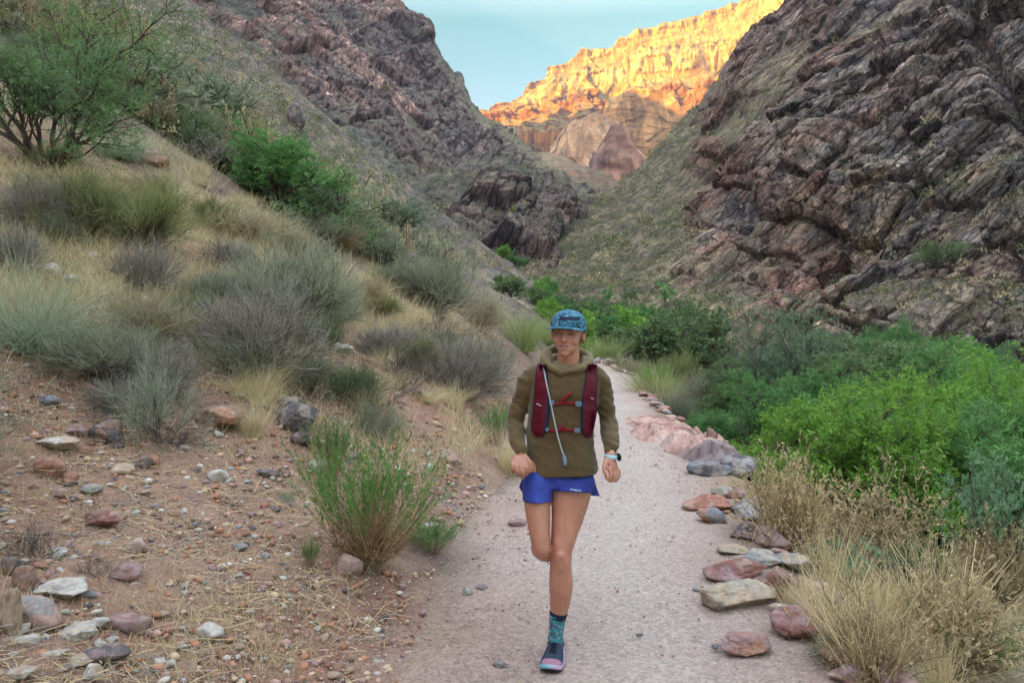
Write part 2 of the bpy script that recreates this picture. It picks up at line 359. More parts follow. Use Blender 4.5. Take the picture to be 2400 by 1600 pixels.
# ---- right wall
def build_right():
    cols = {
      1150: [(690, 100), (672, 112), (655, 124), (636, 136), (622, 146), (612, 155)],
      1215: [(688, 95), (665, 108), (640, 122), (615, 136), (598, 148), (585, 158)],
      1320: [(690, 92), (655, 106), (615, 122), (575, 140), (545, 156), (522, 172)],
      1440: [(695, 84), (650, 98), (590, 118), (530, 142), (485, 166), (440, 196)],
      1560: [(705, 74), (640, 88), (560, 106), (480, 132), (405, 170), (325, 215)],
      1640: [(715, 66), (640, 78), (545, 95), (440, 120), (330, 165), (235, 225)],
      1720: [(730, 60), (640, 70), (530, 84), (400, 106), (270, 150), (120, 230)],
      1830: [(750, 52), (650, 60), (530, 72), (380, 90), (220, 125), (-10, 215)],
      1960: [(775, 45), (660, 52), (530, 61), (370, 76), (190, 102), (-130, 190)],
      2150: [(805, 37), (680, 43), (540, 50), (370, 61), (180, 80), (-250, 160)],
      2400: [(850, 29), (700, 34), (550, 40), (370, 48), (170, 62), (-350, 125)],
      2750: [(930, 21), (740, 26), (570, 31), (370, 38), (150, 50), (-420, 100)],
      3300: [(1060, 14), (800, 19), (600, 23), (370, 29), (120, 39), (-500, 80)],
      4600: [(1300, 8.5), (900, 12), (620, 15), (330, 19), (50, 26), (-700, 55)]}
    for k in cols: d0 = cols[k][0][1] * .74; cols[k].insert(0, (775 + 4.4 * F / d0, d0))
    pxs = np.concatenate([np.linspace(1150, 1230, 60)[:-1], np.linspace(1230, 2440, 760), np.linspace(2460, 3300, 90), np.linspace(3340, 4600, 40)])
    p, PX, PY = loft(cols, pxs, 560, floor_z=-6)
    n = smooth_n(normals(p), 8); dist = p[..., 1]
    rock = sstep(1600, 1760, PX + .9 * (PY - 400) * 0 + 90 * fbm(p * .05, 3, 51)); rock = np.maximum(rock, sstep(330, 230, PY) * sstep(1640, 1740, PX))
    # rock buttress at 1600-1750, 330-660 and lower left dark outcrops
    butt = np.exp(-((PX - 1700) / 85.) ** 4) * sstep(300, 350, PY) * sstep(690, 640, PY); rock = np.maximum(rock, butt)
    low = sstep(.15, .5, fbm(p * .09, 4, 52)) * sstep(560, 640, PY) * sstep(1200, 1260, PX); rock = np.maximum(rock, low * .8)
    ledge = .8 * sstep(.3, .6, fbm(strata(p, .75, (26, 14, 7.)), 4, 53)) * sstep(2500, 1900, PX)
    ledge = np.maximum(ledge, np.exp(-((PX - 1730 - (330 - PY) * .75) / 42.) ** 2) * sstep(420, 340, PY) * sstep(60, 160, PY) * .85)   # grassy ramp
    ledge = np.maximum(ledge, sstep(60, 25, np.abs(PY - (690 - (PX - 2000) * .12))) * sstep(1900, 2050, PX) * .45)
    rockm = np.clip(rock - ledge * .85, 0, 1)
    tilt = .78
    d, rn, ck = craggy(p, n, dist, tilt, 1.0, 60)
    big = fbm(p / 26, 2, 65) * 3.0 + fbm(strata(p, tilt, (22, 12, 5)), 2, 66) * 1.6
    gull = -ridged(strata(p, 1.35, (30, 30, 9)), 3, 67) * 1.2
    soft = .25 * fbm(p / 5, 4, 68) + .08 * fbm(p * .9, 3, 69)
    calm = 1 - sstep(60, 0, np.minimum(PX - 1150, 60)) * .8
    disp = (big * .8 + gull) * (.22 + .78 * rockm) * np.clip(dist / 60, .45, 1.6) + d * (.10 + .95 * rockm) + soft * 1.0
    # the deep overhang at (1900-2010, 400-500)
    ov = np.exp(-((PX - 1985) / 90.) ** 2 - ((PY - 405 + (PX - 1985) * .35) / 30.) ** 2); disp += 1.2 * ov
    ov2 = np.exp(-((PX - 1985) / 100.) ** 2 - ((PY - 480 + (PX - 1985) * .30) / 32.) ** 2); disp -= 1.6 * ov2
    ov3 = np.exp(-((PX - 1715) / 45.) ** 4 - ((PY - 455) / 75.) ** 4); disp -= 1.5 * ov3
    ch = np.exp(-((PX - 2310 + (PY - 120) * -.55) / 24.) ** 2) * sstep(330, 200, PY); disp -= 2.2 * ch
    p = p + n * (disp * calm)[..., None]
    n2 = normals(p)
    base = mixc([.070, .058, .052], [.39, .305, .235], np.clip(.5 + 1.1 * rn, 0, 1))
    redz = np.clip(sstep(120, 30, np.abs(PX - (1850 - (PY - 560) * .28))) * sstep(330, 430, PY) * .75 + sstep(1960, 1720, PX + .3 * PY) * .62 + .5 * sstep(.1, .6, fbm(p * .07, 3, 72)) * sstep(2250, 1900, PX), 0, 1)
    redz = np.clip(redz + .35 * sstep(0, .6, fbm(p * .16, 3, 172)), 0, 1) * sstep(-.45, .25, fbm(p * .3, 4, 73) + .25)
    base = mixc(base, mixc([.27, .125, .085], [.46, .25, .18], .5 + rn), redz * .85)
    och = sstep(.25, .6, fbm(strata(p, tilt, (9, 9, 3)), 4, 74)) * sstep(300, 420, PY) * sstep(1850, 1950, PX); base = mixc(base, [.42, .29, .17], och * .8)
    och = np.clip(ov2 * 1.3, 0, 1); base = mixc(base, [.42, .30, .17], och * .8)
    var = sstep(.1, .6, fbm(p * .35, 4, 75)) ; base = mixc(base, [.13, .13, .15], var * .5 * sstep(1750, 1900, PX))
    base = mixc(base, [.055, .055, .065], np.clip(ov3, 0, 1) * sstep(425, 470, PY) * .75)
    pale = sstep(.35, .65, fbm(p * .8, 3, 76)); base = mixc(base, [.36, .31, .26], pale * .35)
    base = base * (.62 + .38 * ck)[..., None]
    slope = mixc([.34, .27, .155], [.18, .15, .09], .5 + 1.2 * fbm(p * .35, 4, 77)); slope = mixc(slope, [.085, .072, .06], sstep(-.05, .45, fbm(p * .9, 4, 78)) * .9)
    slope = mixc(slope, [.19, .13, .10], sstep(.2, .6, fbm(p * .12, 3, 79)) * .5)
    up = sstep(.62, .86, n2[..., 2] + .25 * fbm(p * .7, 3, 80)) * sstep(.0, .4, fbm(p * .4, 3, 81))
    c = mixc(slope, base, np.clip(rockm * 1.3 - .1, 0, 1)); c = mixc(c, slope * 1.05, up * .6 * (rockm > .3))
    finish("right_canyon_wall", p, c, ROCKM, smooth=False, rock=np.clip(rockm, .12, 1) * (1 - .7 * up))
    HILLPTS['R'] = (p, n2, PX, PY, rockm)
build_right()

# ---- high mountain on the left
def build_left():
    cols = {
      -1500: [(700, 60), (400, 90), (100, 150), (-300, 250), (-900, 420), (-1500, 600)],
      -500: [(600, 90), (380, 130), (100, 200), (-250, 300), (-600, 420), (-900, 560)],
      100: [(470, 110), (300, 150), (80, 215), (-180, 300), (-430, 400), (-640, 520)],
      450: [(470, 115), (330, 150), (160, 205), (-40, 290), (-240, 390), (-420, 500)],
      700: [(560, 120), (420, 160), (260, 215), (90, 300), (-80, 400), (-230, 490)],
      860: [(600, 125), (480, 170), (340, 225), (200, 300), (50, 385), (-90, 465)],
      940: [(610, 128), (500, 178), (380, 235), (255, 305), (130, 380), (-5, 450)],
      985: [(615, 130), (510, 180), (400, 238), (290, 305), (180, 375), (62, 440)],
      1020: [(620, 132), (520, 182), (420, 240), (320, 305), (225, 370), (122, 430)],
      1062: [(625, 134), (530, 184), (435, 240), (350, 300), (268, 362), (182, 420)],
      1074: [(626, 134), (532, 184), (438, 240), (354, 300), (270, 360), (178, 417)],
      1088: [(628, 135), (535, 185), (442, 240), (362, 300), (286, 358), (212, 412)],
      1100: [(630, 136), (540, 186), (450, 240), (374, 298), (305, 352), (240, 405)],
      1150: [(634, 138), (550, 188), (470, 238), (400, 290), (338, 338), (282, 380)],
      1215: [(638, 142), (562, 188), (490, 232), (425, 278), (370, 318), (322, 350)],
      1290: [(640, 148), (572, 188), (508, 226), (452, 262), (415, 290), (383, 312)],
      1370: [(642, 155), (580, 188), (525, 218), (485, 245), (455, 265), (432, 280)],
      1440: [(645, 160), (595, 188), (550, 210), (515, 230), (492, 245), (472, 258)],
      1520: [(650, 165), (620, 188), (595, 205), (570, 220), (548, 235), (532, 245)],
      1640: [(660, 170), (645, 188), (630, 200), (615, 212), (605, 225), (600, 235)]}
    pxs = np.concatenate([np.linspace(-1500, -60, 90)[:-1], np.linspace(-60, 1640, 900)])
    p, PX, PY = loft(cols, pxs, 520, floor_z=-8)
    n = smooth_n(normals(p), 8); dist = p[..., 1]
    # rock bands, scree and grass
    q = fbm(p / 60, 4, 101) + .35 * fbm(p / 17, 3, 102)
    rock = sstep(-.15, .25, q + .35 * sstep(200, 430, dist) - .1)
    # pale grassy ribs: under the skyline on the right, and the gully between the two ribs
    sky = np.interp(PX, [940, 985, 1062, 1100, 1215, 1290, 1370, 1440], [0, 62, 182, 240, 322, 383, 432, 472])
    below = PY - sky
    rib = sstep(0, 12, below) * sstep(75, 30, below - .05 * (PX - 1000)) * sstep(1040, 1120, PX); rock = rock * (1 - .9 * rib)
    gul = np.exp(-((PY - (330 + (PX - 820) * .12)) / 60.) ** 2) * sstep(780, 860, PX) * sstep(1060, 960, PX); 
    scree = np.exp(-((PY - (430 + (PX - 900) * .25)) / 46.) ** 2) * sstep(860, 930, PX) * sstep(1090, 1000, PX); rock = rock * (1 - .6 * scree)
    d, rn, ck = craggy(p, n, dist, 1.1, 1.0, 110, sizes=(22., 9., 4., 2.)); d = d * .6
    ridge = ridged(strata(p, 1.25, (90, 90, 34)), 4, 115)
    big = fbm(p / 70, 3, 116) * 9 + ridge * 7 + ridged(strata(p, 1.3, (30, 40, 12)), 3, 117) * 2.6
    edge = sstep(0, 60, below) * .85 + .15; edge = np.where(PX < 930, 1, edge)
    disp = big * .62 * edge * np.clip(dist / 260, .35, 1.2) + d * (.12 + .9 * rock) + 1.0 * fbm(p / 9, 4, 118) + .5 * fbm(p / 2.5, 3, 119)
    # pinnacle on the skyline near (1072, 170)
    p = p + n * disp[..., None]
    n2 = normals(p)
    base = mixc([.115, .085, .085], [.35, .235, .205], np.clip(.5 + 1.1 * rn, 0, 1))
    pink = sstep(.0, .5, fbm(p / 40, 3, 121) + .3 * sstep(300, 100, PY)); base = mixc(base, mixc([.40, .21, .17], [.66, .40, .33], .5 + rn), pink * .85)
    base = mixc(base, [.085, .08, .09], sstep(.15, .6, fbm(p / 12, 4, 122)) * .65)
    base = base * (.6 + .4 * ck)[..., None]
    slope = mixc([.22, .185, .13], [.12, .12, .09], .5 + 1.1 * fbm(p / 6, 4, 123)); slope = mixc(slope, [.11, .085, .085], sstep(.05, .5, fbm(p / 3, 4, 124)) * .85)
    slope = mixc(slope, [.30, .255, .155], rib * .5)
    up = sstep(.45, .75, n2[..., 2] + .3 * fbm(p / 4, 3, 125))
    rk = np.clip(rock * 1.2 - .05, 0, 1) * (1 - .75 * up)
    c = mixc(slope, base, rk)
    finish("left_mountain", p, c, LEFTROCKM, smooth=False, rock=np.clip(rk, .1, 1))
    HILLPTS['L'] = (p, n2, PX, PY, rk)
build_left()

# ---- the dark spur in the middle of the valley
def build_spur():
    cols = {
      700: [(640, 105), (610, 118), (580, 130), (560, 140), (548, 150)],
      860: [(640, 110), (600, 124), (560, 140), (520, 155), (490, 168)],
      960: [(640, 115), (590, 130), (535, 146), (485, 163), (440, 182)],
      1050: [(640, 118), (580, 132), (510, 150), (445, 170), (392, 194)],
      1120: [(645, 120), (580, 134), (505, 150), (430, 170), (366, 198)],
      1170: [(648, 122), (585, 136), (510, 152), (430, 172), (360, 200)],
      1230: [(648, 125), (590, 138), (520, 152), (440, 172), (384, 196)],
      1290: [(648, 130), (595, 142), (535, 156), (465, 172), (418, 188)],
      1350: [(650, 138), (605, 147), (555, 158), (500, 170), (455, 182)],
      1395: [(652, 145), (620, 152), (585, 160), (540, 170), (505, 180)],
      1440: [(655, 150), (640, 155), (620, 162), (595, 170), (575, 178)],
      1500: [(660, 155), (655, 160), (650, 166), (645, 172), (640, 180)]}
    pxs = np.linspace(700, 1500, 460)
    p, PX, PY = loft(cols, pxs, 260, floor_z=-8)
    n = smooth_n(normals(p), 6); dist = p[..., 1]
    rock = sstep(-.25, .15, fbm(p / 30, 4, 141) + .35 * sstep(860, 980, PX) - .02)
    sky = np.interp(PX, [700, 860, 960, 1050, 1120, 1170, 1230, 1290, 1350, 1395, 1440, 1500], [548, 490, 440, 392, 366, 360, 384, 418, 455, 505, 575, 640])
    edge = .25 + .75 * sstep(0, 50, PY - sky)
    d, rn, ck = craggy(p, n, dist, 1.2, 1.05, 150, sizes=(14., 6., 2.6, 1.3))
    big = fbm(p / 34, 3, 151) * 4.5 + ridged(strata(p, 1.45, (40, 40, 14)), 3, 152) * 3.0
    p = p + n * (big * .8 * edge + d * .65 * (.15 + .9 * rock) + .5 * fbm(p / 5, 4, 153))[..., None]; n2 = normals(p)
    base = mixc([.13, .09, .08], [.33, .215, .175], np.clip(.5 + 1.1 * rn, 0, 1)); base = mixc(base, [.07, .062, .068], sstep(0, .5, fbm(p / 9, 4, 154)) * .7)
    base = base * (.6 + .4 * ck)[..., None]
    slope = mixc([.21, .175, .12], [.11, .11, .08], .5 + 1.1 * fbm(p / 5, 4, 155)); slope = mixc(slope, [.09, .07, .07], sstep(0, .5, fbm(p / 2.2, 4, 156)) * .8)
    rk = rock * (1 - .6 * sstep(.5, .8, n2[..., 2])); c = mixc(slope, base, rk)
    finish("valley_spur", p, c, LEFTROCKM, smooth=False, rock=np.clip(rk, .1, 1)); HILLPTS['S'] = (p, n2, PX, PY, rk)
build_spur()

# ---- far rim, high cliffs that catch the last sun, 1.5 km away
def build_far():
    skyl = [(1000, 330), (1060, 305), (1100, 288), (1145, 266), (1185, 248), (1215, 240), (1235, 218), (1262, 205), (1285, 178), (1292, 160), (1330, 148), (1352, 128), (1372, 113), (1410, 118), (1442, 108), (1452, 92), (1478, 84), (1492, 69), (1540, 66), (1575, 54), (1640, 38), (1690, 24), (1725, 14), (1752, 0), (1800, -22), (1860, -60), (1950, -120), (2200, -260)]
    skx, sky_ = np.array(skyl, float).T
    pxs = np.concatenate([np.linspace(1000, 1110, 50)[:-1], np.linspace(1110, 1860, 620), np.linspace(1870, 2200, 30)])
    sy = np.interp(pxs, skx, sky_); sc = np.clip((pxs - 1080) / 620, .12, 1.15)   # bands widen to the right
    # profile: (fraction below skyline in px for sc = 1, distance)
    prof = [(430, 1180), (330, 1300), (262, 1420), (236, 1520), (205, 1536), (178, 1560), (168, 1640), (150, 1700), (142, 1722), (62, 1738), (52, 1790), (28, 1850), (22, 1862), (0, 1870)]
    s = np.array([a for a, b in prof], float); dd = np.array([b for a, b in prof], float)
    nrow = 420; g = np.concatenate([[0], np.cumsum(np.abs(np.diff(s)) + np.abs(np.diff(dd)) * .22)]); g /= g[-1]
    tt = np.linspace(0, 1, nrow); off = np.interp(tt, g, s); ds = np.interp(tt, g, dd)
    PX = np.repeat(pxs[:, None], nrow, 1); OFF = off[None] * sc[:, None]
    wob = 1 + .10 * np.sin(PX / 71.) + .05 * np.sin(PX / 23. + 1)
    PY = sy[:, None] * (1 - 0) + OFF * wob; 
    d = ds[None] + (PX - 1450) * -.35 + 0 * PY
    p = P(PX, PY, d)
    foot = p[:, :1].copy(); foot[..., 2] = -30; top = p[:, -1:]; b1 = top * np.array([1.05, 1.05, .98]); b2 = top * np.array([1.3, 1.3, .6]); p = np.concatenate([foot, p, b1, b2], 1)
    ext = lambda a: np.concatenate([a[:, :1], a, a[:, -1:], a[:, -1:]], 1)
    PX, PY, OFF = ext(PX), ext(PY), ext(OFF / sc[:, None])
    n = smooth_n(normals(p), 3)
    nh = n.copy(); nh[..., 2] *= .2; nh /= np.linalg.norm(nh, axis=-1, keepdims=True)
    colm = p * np.array([1, 1, .22])
    fl = ridged(colm / 95, 4, 171) * 30 + ridged(colm / 30, 3, 172) * 20 + ridged(colm / 12, 2, 176) * 3.
    b, r, e = bricks(p / np.array([38, 38, 24.]), 173); b2_, r2, e2 = bricks(p / np.array([13, 13, 34.]), 174)
    bay = fbm(np.stack([p[..., 0] / 210, p[..., 1] / 900, p[..., 2] * 0], -1), 2, 175) * 60
    cliff = sstep(20, 26, OFF) * sstep(56, 50, OFF) * 0 + sstep(58, 64, OFF) * sstep(146, 140, OFF) + sstep(0, 3, OFF) * sstep(28, 20, OFF) + sstep(176, 182, OFF) * sstep(240, 234, OFF)
    disp = fl * (.35 + .65 * cliff) + 15 * b * (.3 + .7 * cliff) + 6 * b2_ + bay * sstep(0, 60, OFF)
    disp = disp * (.35 + .65 * sstep(0, 12, OFF))
    p = p + nh * disp[..., None]
    p[..., 2] += 3.5 * fbm(p / 22, 3, 177) * sstep(30, 0, OFF) + (3 * (r - .5)) * sstep(14, 0, OFF)
    n2 = normals(p)
    cl = mixc([.42, .25, .085], [.52, .36, .13], r); cl = mixc(cl, [.30, .13, .035], sstep(.1, .6, fbm(colm / 30, 4, 178)) * .7); cl = mixc(cl, [.62, .50, .25], sstep(58, 70, OFF) * sstep(150, 120, OFF) * .45)
    sl = mixc([.30, .20, .06], [.17, .14, .05], .5 + fbm(p / 12, 4, 179)); sl = mixc(sl, [.10, .10, .05], sstep(.05, .5, fbm(p / 7, 3, 180)) * .8)
    up = sstep(.38, .62, n2[..., 2] + .12 * fbm(p / 15, 3, 181))
    st_ = vnoise(np.stack([p[..., 0] / 300, p[..., 1] / 300, p[..., 2] / 7.5], -1), 190); cl = mixc(cl, [.30, .15, .03], sstep(.1, .5, st_) * .65); vt = vnoise(np.stack([p[..., 0] / 13, p[..., 1] / 13, p[..., 2] / 60], -1), 191); cl = mixc(cl, [.33, .17, .05], sstep(.2, .6, vt) * .6)
    c = mixc(cl, sl, up * .9); c = mixc(c, [.38, .13, .025], sstep(150, 175, OFF) * .8 * (1 - up))
    finish("far_sunlit_rim", p, c, RIMM, smooth=False, rock=np.clip(1 - up, .1, 1))
build_far()

def butte(name, cols, px0, px1, nu, nv, seed, cols_c, bands=False, amp=1.0):
    pxs = np.linspace(px0, px1, nu); p, PX, PY = loft(cols, pxs, nv, floor_z=-10)
    n = smooth_n(normals(p), 5); nh = n.copy(); nh[..., 2] *= .3; nh /= np.linalg.norm(nh, axis=-1, keepdims=True)
    col3 = p * np.array([1, 1, .3 if not bands else 3.0])
    b, r, e = blocks(col3 / 45, seed); 
    disp = amp * (ridged(p * np.array([1, 1, .25]) / 60, 4, seed + 1) * 12 + 9 * b + 5 * fbm(p / 20, 3, seed + 2)) * (.4 if bands else 1)
    if bands: disp = disp + 2.5 * ridged(np.stack([p[..., 0] / 160, p[..., 1] / 160, p[..., 2] / 11 + p[..., 0] / 60], -1), 3, seed + 3)
    p = p + nh * disp[..., None]; n2 = normals(p)
    c = mixc(cols_c[0], cols_c[1], .5 + .8 * fbm(col3 / 30, 4, seed + 4)); c = mixc(c, cols_c[2], sstep(.1, .6, fbm(col3 / 14, 4, seed + 5)) * .7); c = mixc(c, [.18, .15, .08], sstep(.55, .8, n2[..., 2]) * .7)
    finish(name, p, c, RIMM, smooth=False, rock=np.full(p.shape[:2], .8))
# big smooth brown wall, small butte in front of it, reddish foothills
butte("brown_cliff_wall", {1330: [(500, 1050), (470, 1100), (440, 1120), (430, 1140)], 1405: [(500, 1030), (430, 1060), (360, 1075), (300, 1090)], 1432: [(495, 1020), (420, 1045), (320, 1058), (245, 1075)], 1500: [(490, 1010), (400, 1035), (300, 1048), (212, 1065)], 1560: [(485, 1000), (390, 1025), (300, 1040), (218, 1060)], 1592: [(480, 990), (400, 1015), (320, 1030), (248, 1050)], 1625: [(480, 985), (420, 1005), (360, 1020), (318, 1040)], 1700: [(480, 980), (460, 1000), (440, 1010), (420, 1030)]}, 1330, 1700, 300, 190, 201, ([.42, .20, .07], [.50, .27, .10], [.28, .14, .06]), bands=True)
butte("rocky_knoll", {1350: [(530, 640), (520, 650), (510, 660), (500, 670)], 1385: [(530, 620), (490, 640), (450, 650), (410, 662)], 1425: [(530, 610), (470, 632), (390, 645), (318, 660)], 1455: [(530, 605), (465, 628), (380, 642), (305, 656)], 1490: [(525, 600), (470, 625), (400, 640), (345, 652)], 1520: [(520, 600), (480, 620), (430, 635), (385, 648)], 1580: [(510, 600), (480, 615), (440, 630), (410, 645)], 1640: [(500, 600), (470, 615), (440, 630), (420, 640)]}, 1350, 1640, 240, 170, 221, ([.24, .12, .08], [.34, .18, .11], [.12, .09, .085]), amp=.9)
butte("red_foothill", {1180: [(480, 520), (420, 560), (370, 600), (330, 640)], 1260: [(490, 500), (440, 540), (390, 580), (352, 620)], 1310: [(500, 490), (450, 530), (400, 570), (366, 610)], 1370: [(510, 480), (465, 515), (420, 550), (388, 590)], 1420: [(520, 470), (480, 500), (445, 540), (415, 570)], 1500: [(530, 460), (500, 490), (470, 520), (440, 550)]}, 1180, 1500, 240, 130, 241, ([.27, .13, .085], [.38, .21, .13], [.15, .10, .09]), amp=.45)
butte("sunlit_buttress", {1290: [(420, 900), (400, 925), (370, 940), (345, 960)], 1335: [(430, 890), (390, 910), (340, 925), (300, 945)], 1365: [(440, 880), (390, 905), (330, 918), (288, 935)], 1395: [(440, 880), (380, 900), (320, 915), (278, 930)], 1440: [(440, 870), (380, 895), (320, 910), (290, 930)], 1480: [(430, 870), (400, 890), (370, 905), (350, 920)]}, 1290, 1480, 220, 150, 261, ([.42, .22, .11], [.55, .34, .18], [.30, .15, .08]), amp=.6)
# ------------------------------------------------------------------ labels by landmark
LM = [(1315, 1000, 'the runner'), (85, 1430, 'the big pinkish boulder'), (128, 1370, 'the long pale grey boulder'), (285, 1340, 'the maroon wedge shaped stone'), (128, 1290, 'the egg shaped white stone'), (225, 1215, 'the brown ledge rock'), (110, 1090, 'the rust red block'), (245, 1010, 'the dark diamond shaped slab'), (360, 960, 'the airy grey green bush'), (690, 980, 'the large black boulder'), (530, 980, 'the long brown rock'), (850, 1180, 'the bright green broom bush'), (810, 1320, 'the rounded pink and grey rock'), (560, 1240, 'the oval salmon rock'), (1110, 1380, 'the two grey stones at the trail edge'), (420, 1200, 'the flat orange tan stone'), (400, 800, 'the smooth pale blue grey boulder'), (310, 765, 'the bone shaped rock'), (60, 730, 'the grey green tussock'), (130, 890, 'the dark maroon stone'), (600, 760, 'the big tangled shrub'), (690, 640, 'the tall blue green brush'), (1000, 650, 'the grey green dome bush'), (1080, 860, 'the broad grey twiggy shrub'), (1030, 1075, 'the purplish rock'), (870, 970, 'the small dull grey shrub'), (190, 500, 'the olive bush with the black trunk'), (330, 380, 'the rust brown boulder'), (625, 400, 'the bright green mesquite'), (80, 250, 'the large feathery mesquite'), (780, 490, 'the low sprawling mesquite'), (690, 270, 'the boulder perched on the ridge'), (180, 1560, 'the oval cream stone'), (660, 1565, 'the flat blue stone'), (325, 640, 'the grey leggy shrub'),
      (1740, 1330, 'the long maroon edging boulder'), (1810, 1180, 'the first brittlebush'), (1866, 900, 'the slender tree'), (2010, 1040, 'the dark arching bush'), (2330, 1200, 'the catclaw'), (1700, 1040, 'the pink outcrop'), (1580, 890, 'the round yellow green bush'), (1380, 720, 'the tree belt'), (1985, 440, 'the ochre overhang of the cliff'), (1715, 450, 'the dark notch of the cliff'), (1450, 560, 'the grassy ridge'), (2200, 690, 'the foot of the cliff'), (1130, 450, 'the dark spur'), (1070, 180, 'the pinnacle on the skyline'), (950, 60, 'the top of the mountain skyline'), (900, 300, 'the middle of the left mountain'), (550, 120, 'the ridge top'), (400, 200, 'the rocky upper slope'), (2300, 150, 'the dark chimney of the cliff'), (2300, 400, 'the right edge of the cliff'), (1180, 330, 'the gap below the sunlit rim'), (1000, 530, 'the toe of the near hillside')]
USED = {}
def near(px, py, desc):
    b = sorted(LM, key=lambda l: (l[0] - px) ** 2 + 1.6 * (l[1] - py) ** 2)
    for l in b[:3]:
        dx, dy = px - l[0], py - l[1]; far_ = math.hypot(dx, dy)
        hor = 'left of' if dx < 0 else 'right of'; ver = 'above' if dy < 0 else 'below'; rel = hor if abs(dx) > 1.2 * abs(dy) else ver
        for t in ([f"{desc} close {rel} {l[2]}"] if far_ < 70 else []) + ([f"{desc} {rel} {l[2]}"] if far_ < 160 else [f"{desc} well {rel} {l[2]}"]):
            if t not in USED: USED[t] = 1; return t
    l = b[0]; t = f"{desc} around {l[2]}"; return t
# ------------------------------------------------------------------ stones
def ico(sub):
    bm = bmesh.new(); bmesh.ops.create_icosphere(bm, subdivisions=sub, radius=1)
    v = np.array([x.co[:] for x in bm.verts]); f = np.array([[a.index for a in x.verts] for x in bm.faces], np.int32); bm.free(); return v, f
ICO = {k: ico(k) for k in (1, 2, 3, 4, 5)}
def stone_shape(sub, seed, flat=.6, nplane=12, rough=.03, sharp=18., chip=0.):
    r = np.random.default_rng(seed); v, f = ICO[sub]
    nn = r.normal(size=(nplane, 3)); nn /= np.linalg.norm(nn, axis=1, keepdims=True); dk = r.uniform(.62, 1.0, nplane)
    dots = v @ nn.T; rad = dk / np.maximum(dots, .12)
    rr = -np.log(np.exp(-sharp * np.minimum(rad, 1.6)).sum(1) + math.exp(-sharp * 1.15)) / sharp
    p = v * rr[:, None] * np.array([1, r.uniform(.65, .95), flat])
    if rough: p = p + v * (rough * (fbm(p * 2.2 + seed, 4, seed) + .6 * fbm(p * 7 + seed, 3, seed + 1)))[:, None]
    if chip:
        b, r1_, e = bricks(p * np.array([2.6, 2.6, 4.5]) + seed, seed + 2); b2, r2_, e2 = blocks(p * 6 + seed, seed + 3); p = p + v * (chip * b + chip * .45 * b2 - chip * .5 * sstep(.08, 0, e))[:, None]
    p -= (p.max(0) + p.min(0)) / 2; p /= (p.max(0) - p.min(0))[0]
    return p, f
STONEM = attr_mat("stone", nscale=14, namt=.25, bscale=45, bdist=.006, rough=.85, coords='obj')
GRAVM = attr_mat("gravel_stone", nscale=60, namt=.15, bscale=60, bdist=0, rough=.85)
SC_ = {'red': [.30, .12, .08], 'rust': [.36, .17, .10], 'pink': [.44, .27, .22], 'tan': [.42, .31, .20], 'grey': [.26, .25, .24], 'dark': [.065, .065, .075], 'blue': [.17, .19, .21], 'white': [.60, .57, .52], 'pale': [.47, .43, .37], 'mauve': [.27, .17, .17], 'brown': [.20, .12, .085], 'black': [.035, .035, .042], 'olive': [.33, .30, .23], 'maroon': [.20, .075, .06]}
def rock_mesh(name, sub, seed, c1, c2, flat, rough=.035, nplane=12, sharp=18., chip=0.):
    p, f = stone_shape(sub, seed, flat, nplane, rough, sharp, chip); p[:, 2] *= 1
    q = p * 4 + seed; m = sstep(-.2, .5, fbm(q, 4, seed + 5)); c = mixc(SC_[c1], SC_[c2], m); c = c * (1 + .30 * fbm(p * 16 + seed, 4, 9))[:, None]; c = mixc(c, [.40, .31, .25], .12 + .45 * sstep(.1, .6, fbm(p * 6 + seed, 4, 19)))
    return mesh_data(name, p, f, [STONEM], col=np.clip(c, .02, .9))
def gz(x, y): return float(H(x, y))
def place_rock(px, pyb, w, h, c1, c2, label, seed, kind='rock', cat='rock', group=None, sub=4, yaw=None, sharp=18., depth=None, lift=0.0, rough=.035, tilt=0.):
    """rock whose foot is seen at (px, pyb), w x h pixels large"""
    q = ground_hit(px, pyb - 1)[0]
    if np.isnan(q[0]): print("rock misses ground", px, pyb); return
    d = q[1]; wm = w * d / F; el = math.atan2(CAMZ - q[2], d)
    hm = max(.35 * wm, (h * d / F - .45 * wm * math.sin(el)) / max(.5, math.cos(el)) * 1.15); fl = hm / wm
    rd = sharp < 20; me = rock_mesh(kind, sub, seed, c1, c2, fl, rough, nplane=14 if rd else 10, sharp=sharp if rd else 55, chip=0 if rd else (.055 if sub > 3 else .03))
    co = np.zeros(len(me.vertices) * 3, f32); me.vertices.foreach_get("co", co); co = co.reshape(-1, 3); co[:, 2] *= fl / max(1e-3, np.ptp(co[:, 2])); me.vertices.foreach_set("co", co.ravel())
    r = np.random.default_rng(seed)
    y = d + wm * .25
    o = link(kind, me, loc=(q[0], y, max(gz(q[0], y), q[2] - .05) + hm * (.27 + lift))); o.scale = (wm, wm, wm)
    o.rotation_euler = (r.uniform(-.08, .08), tilt + r.uniform(-.08, .08), r.uniform(-.5, .5) if yaw is None else yaw)
    tag(o, label, cat, group); return o
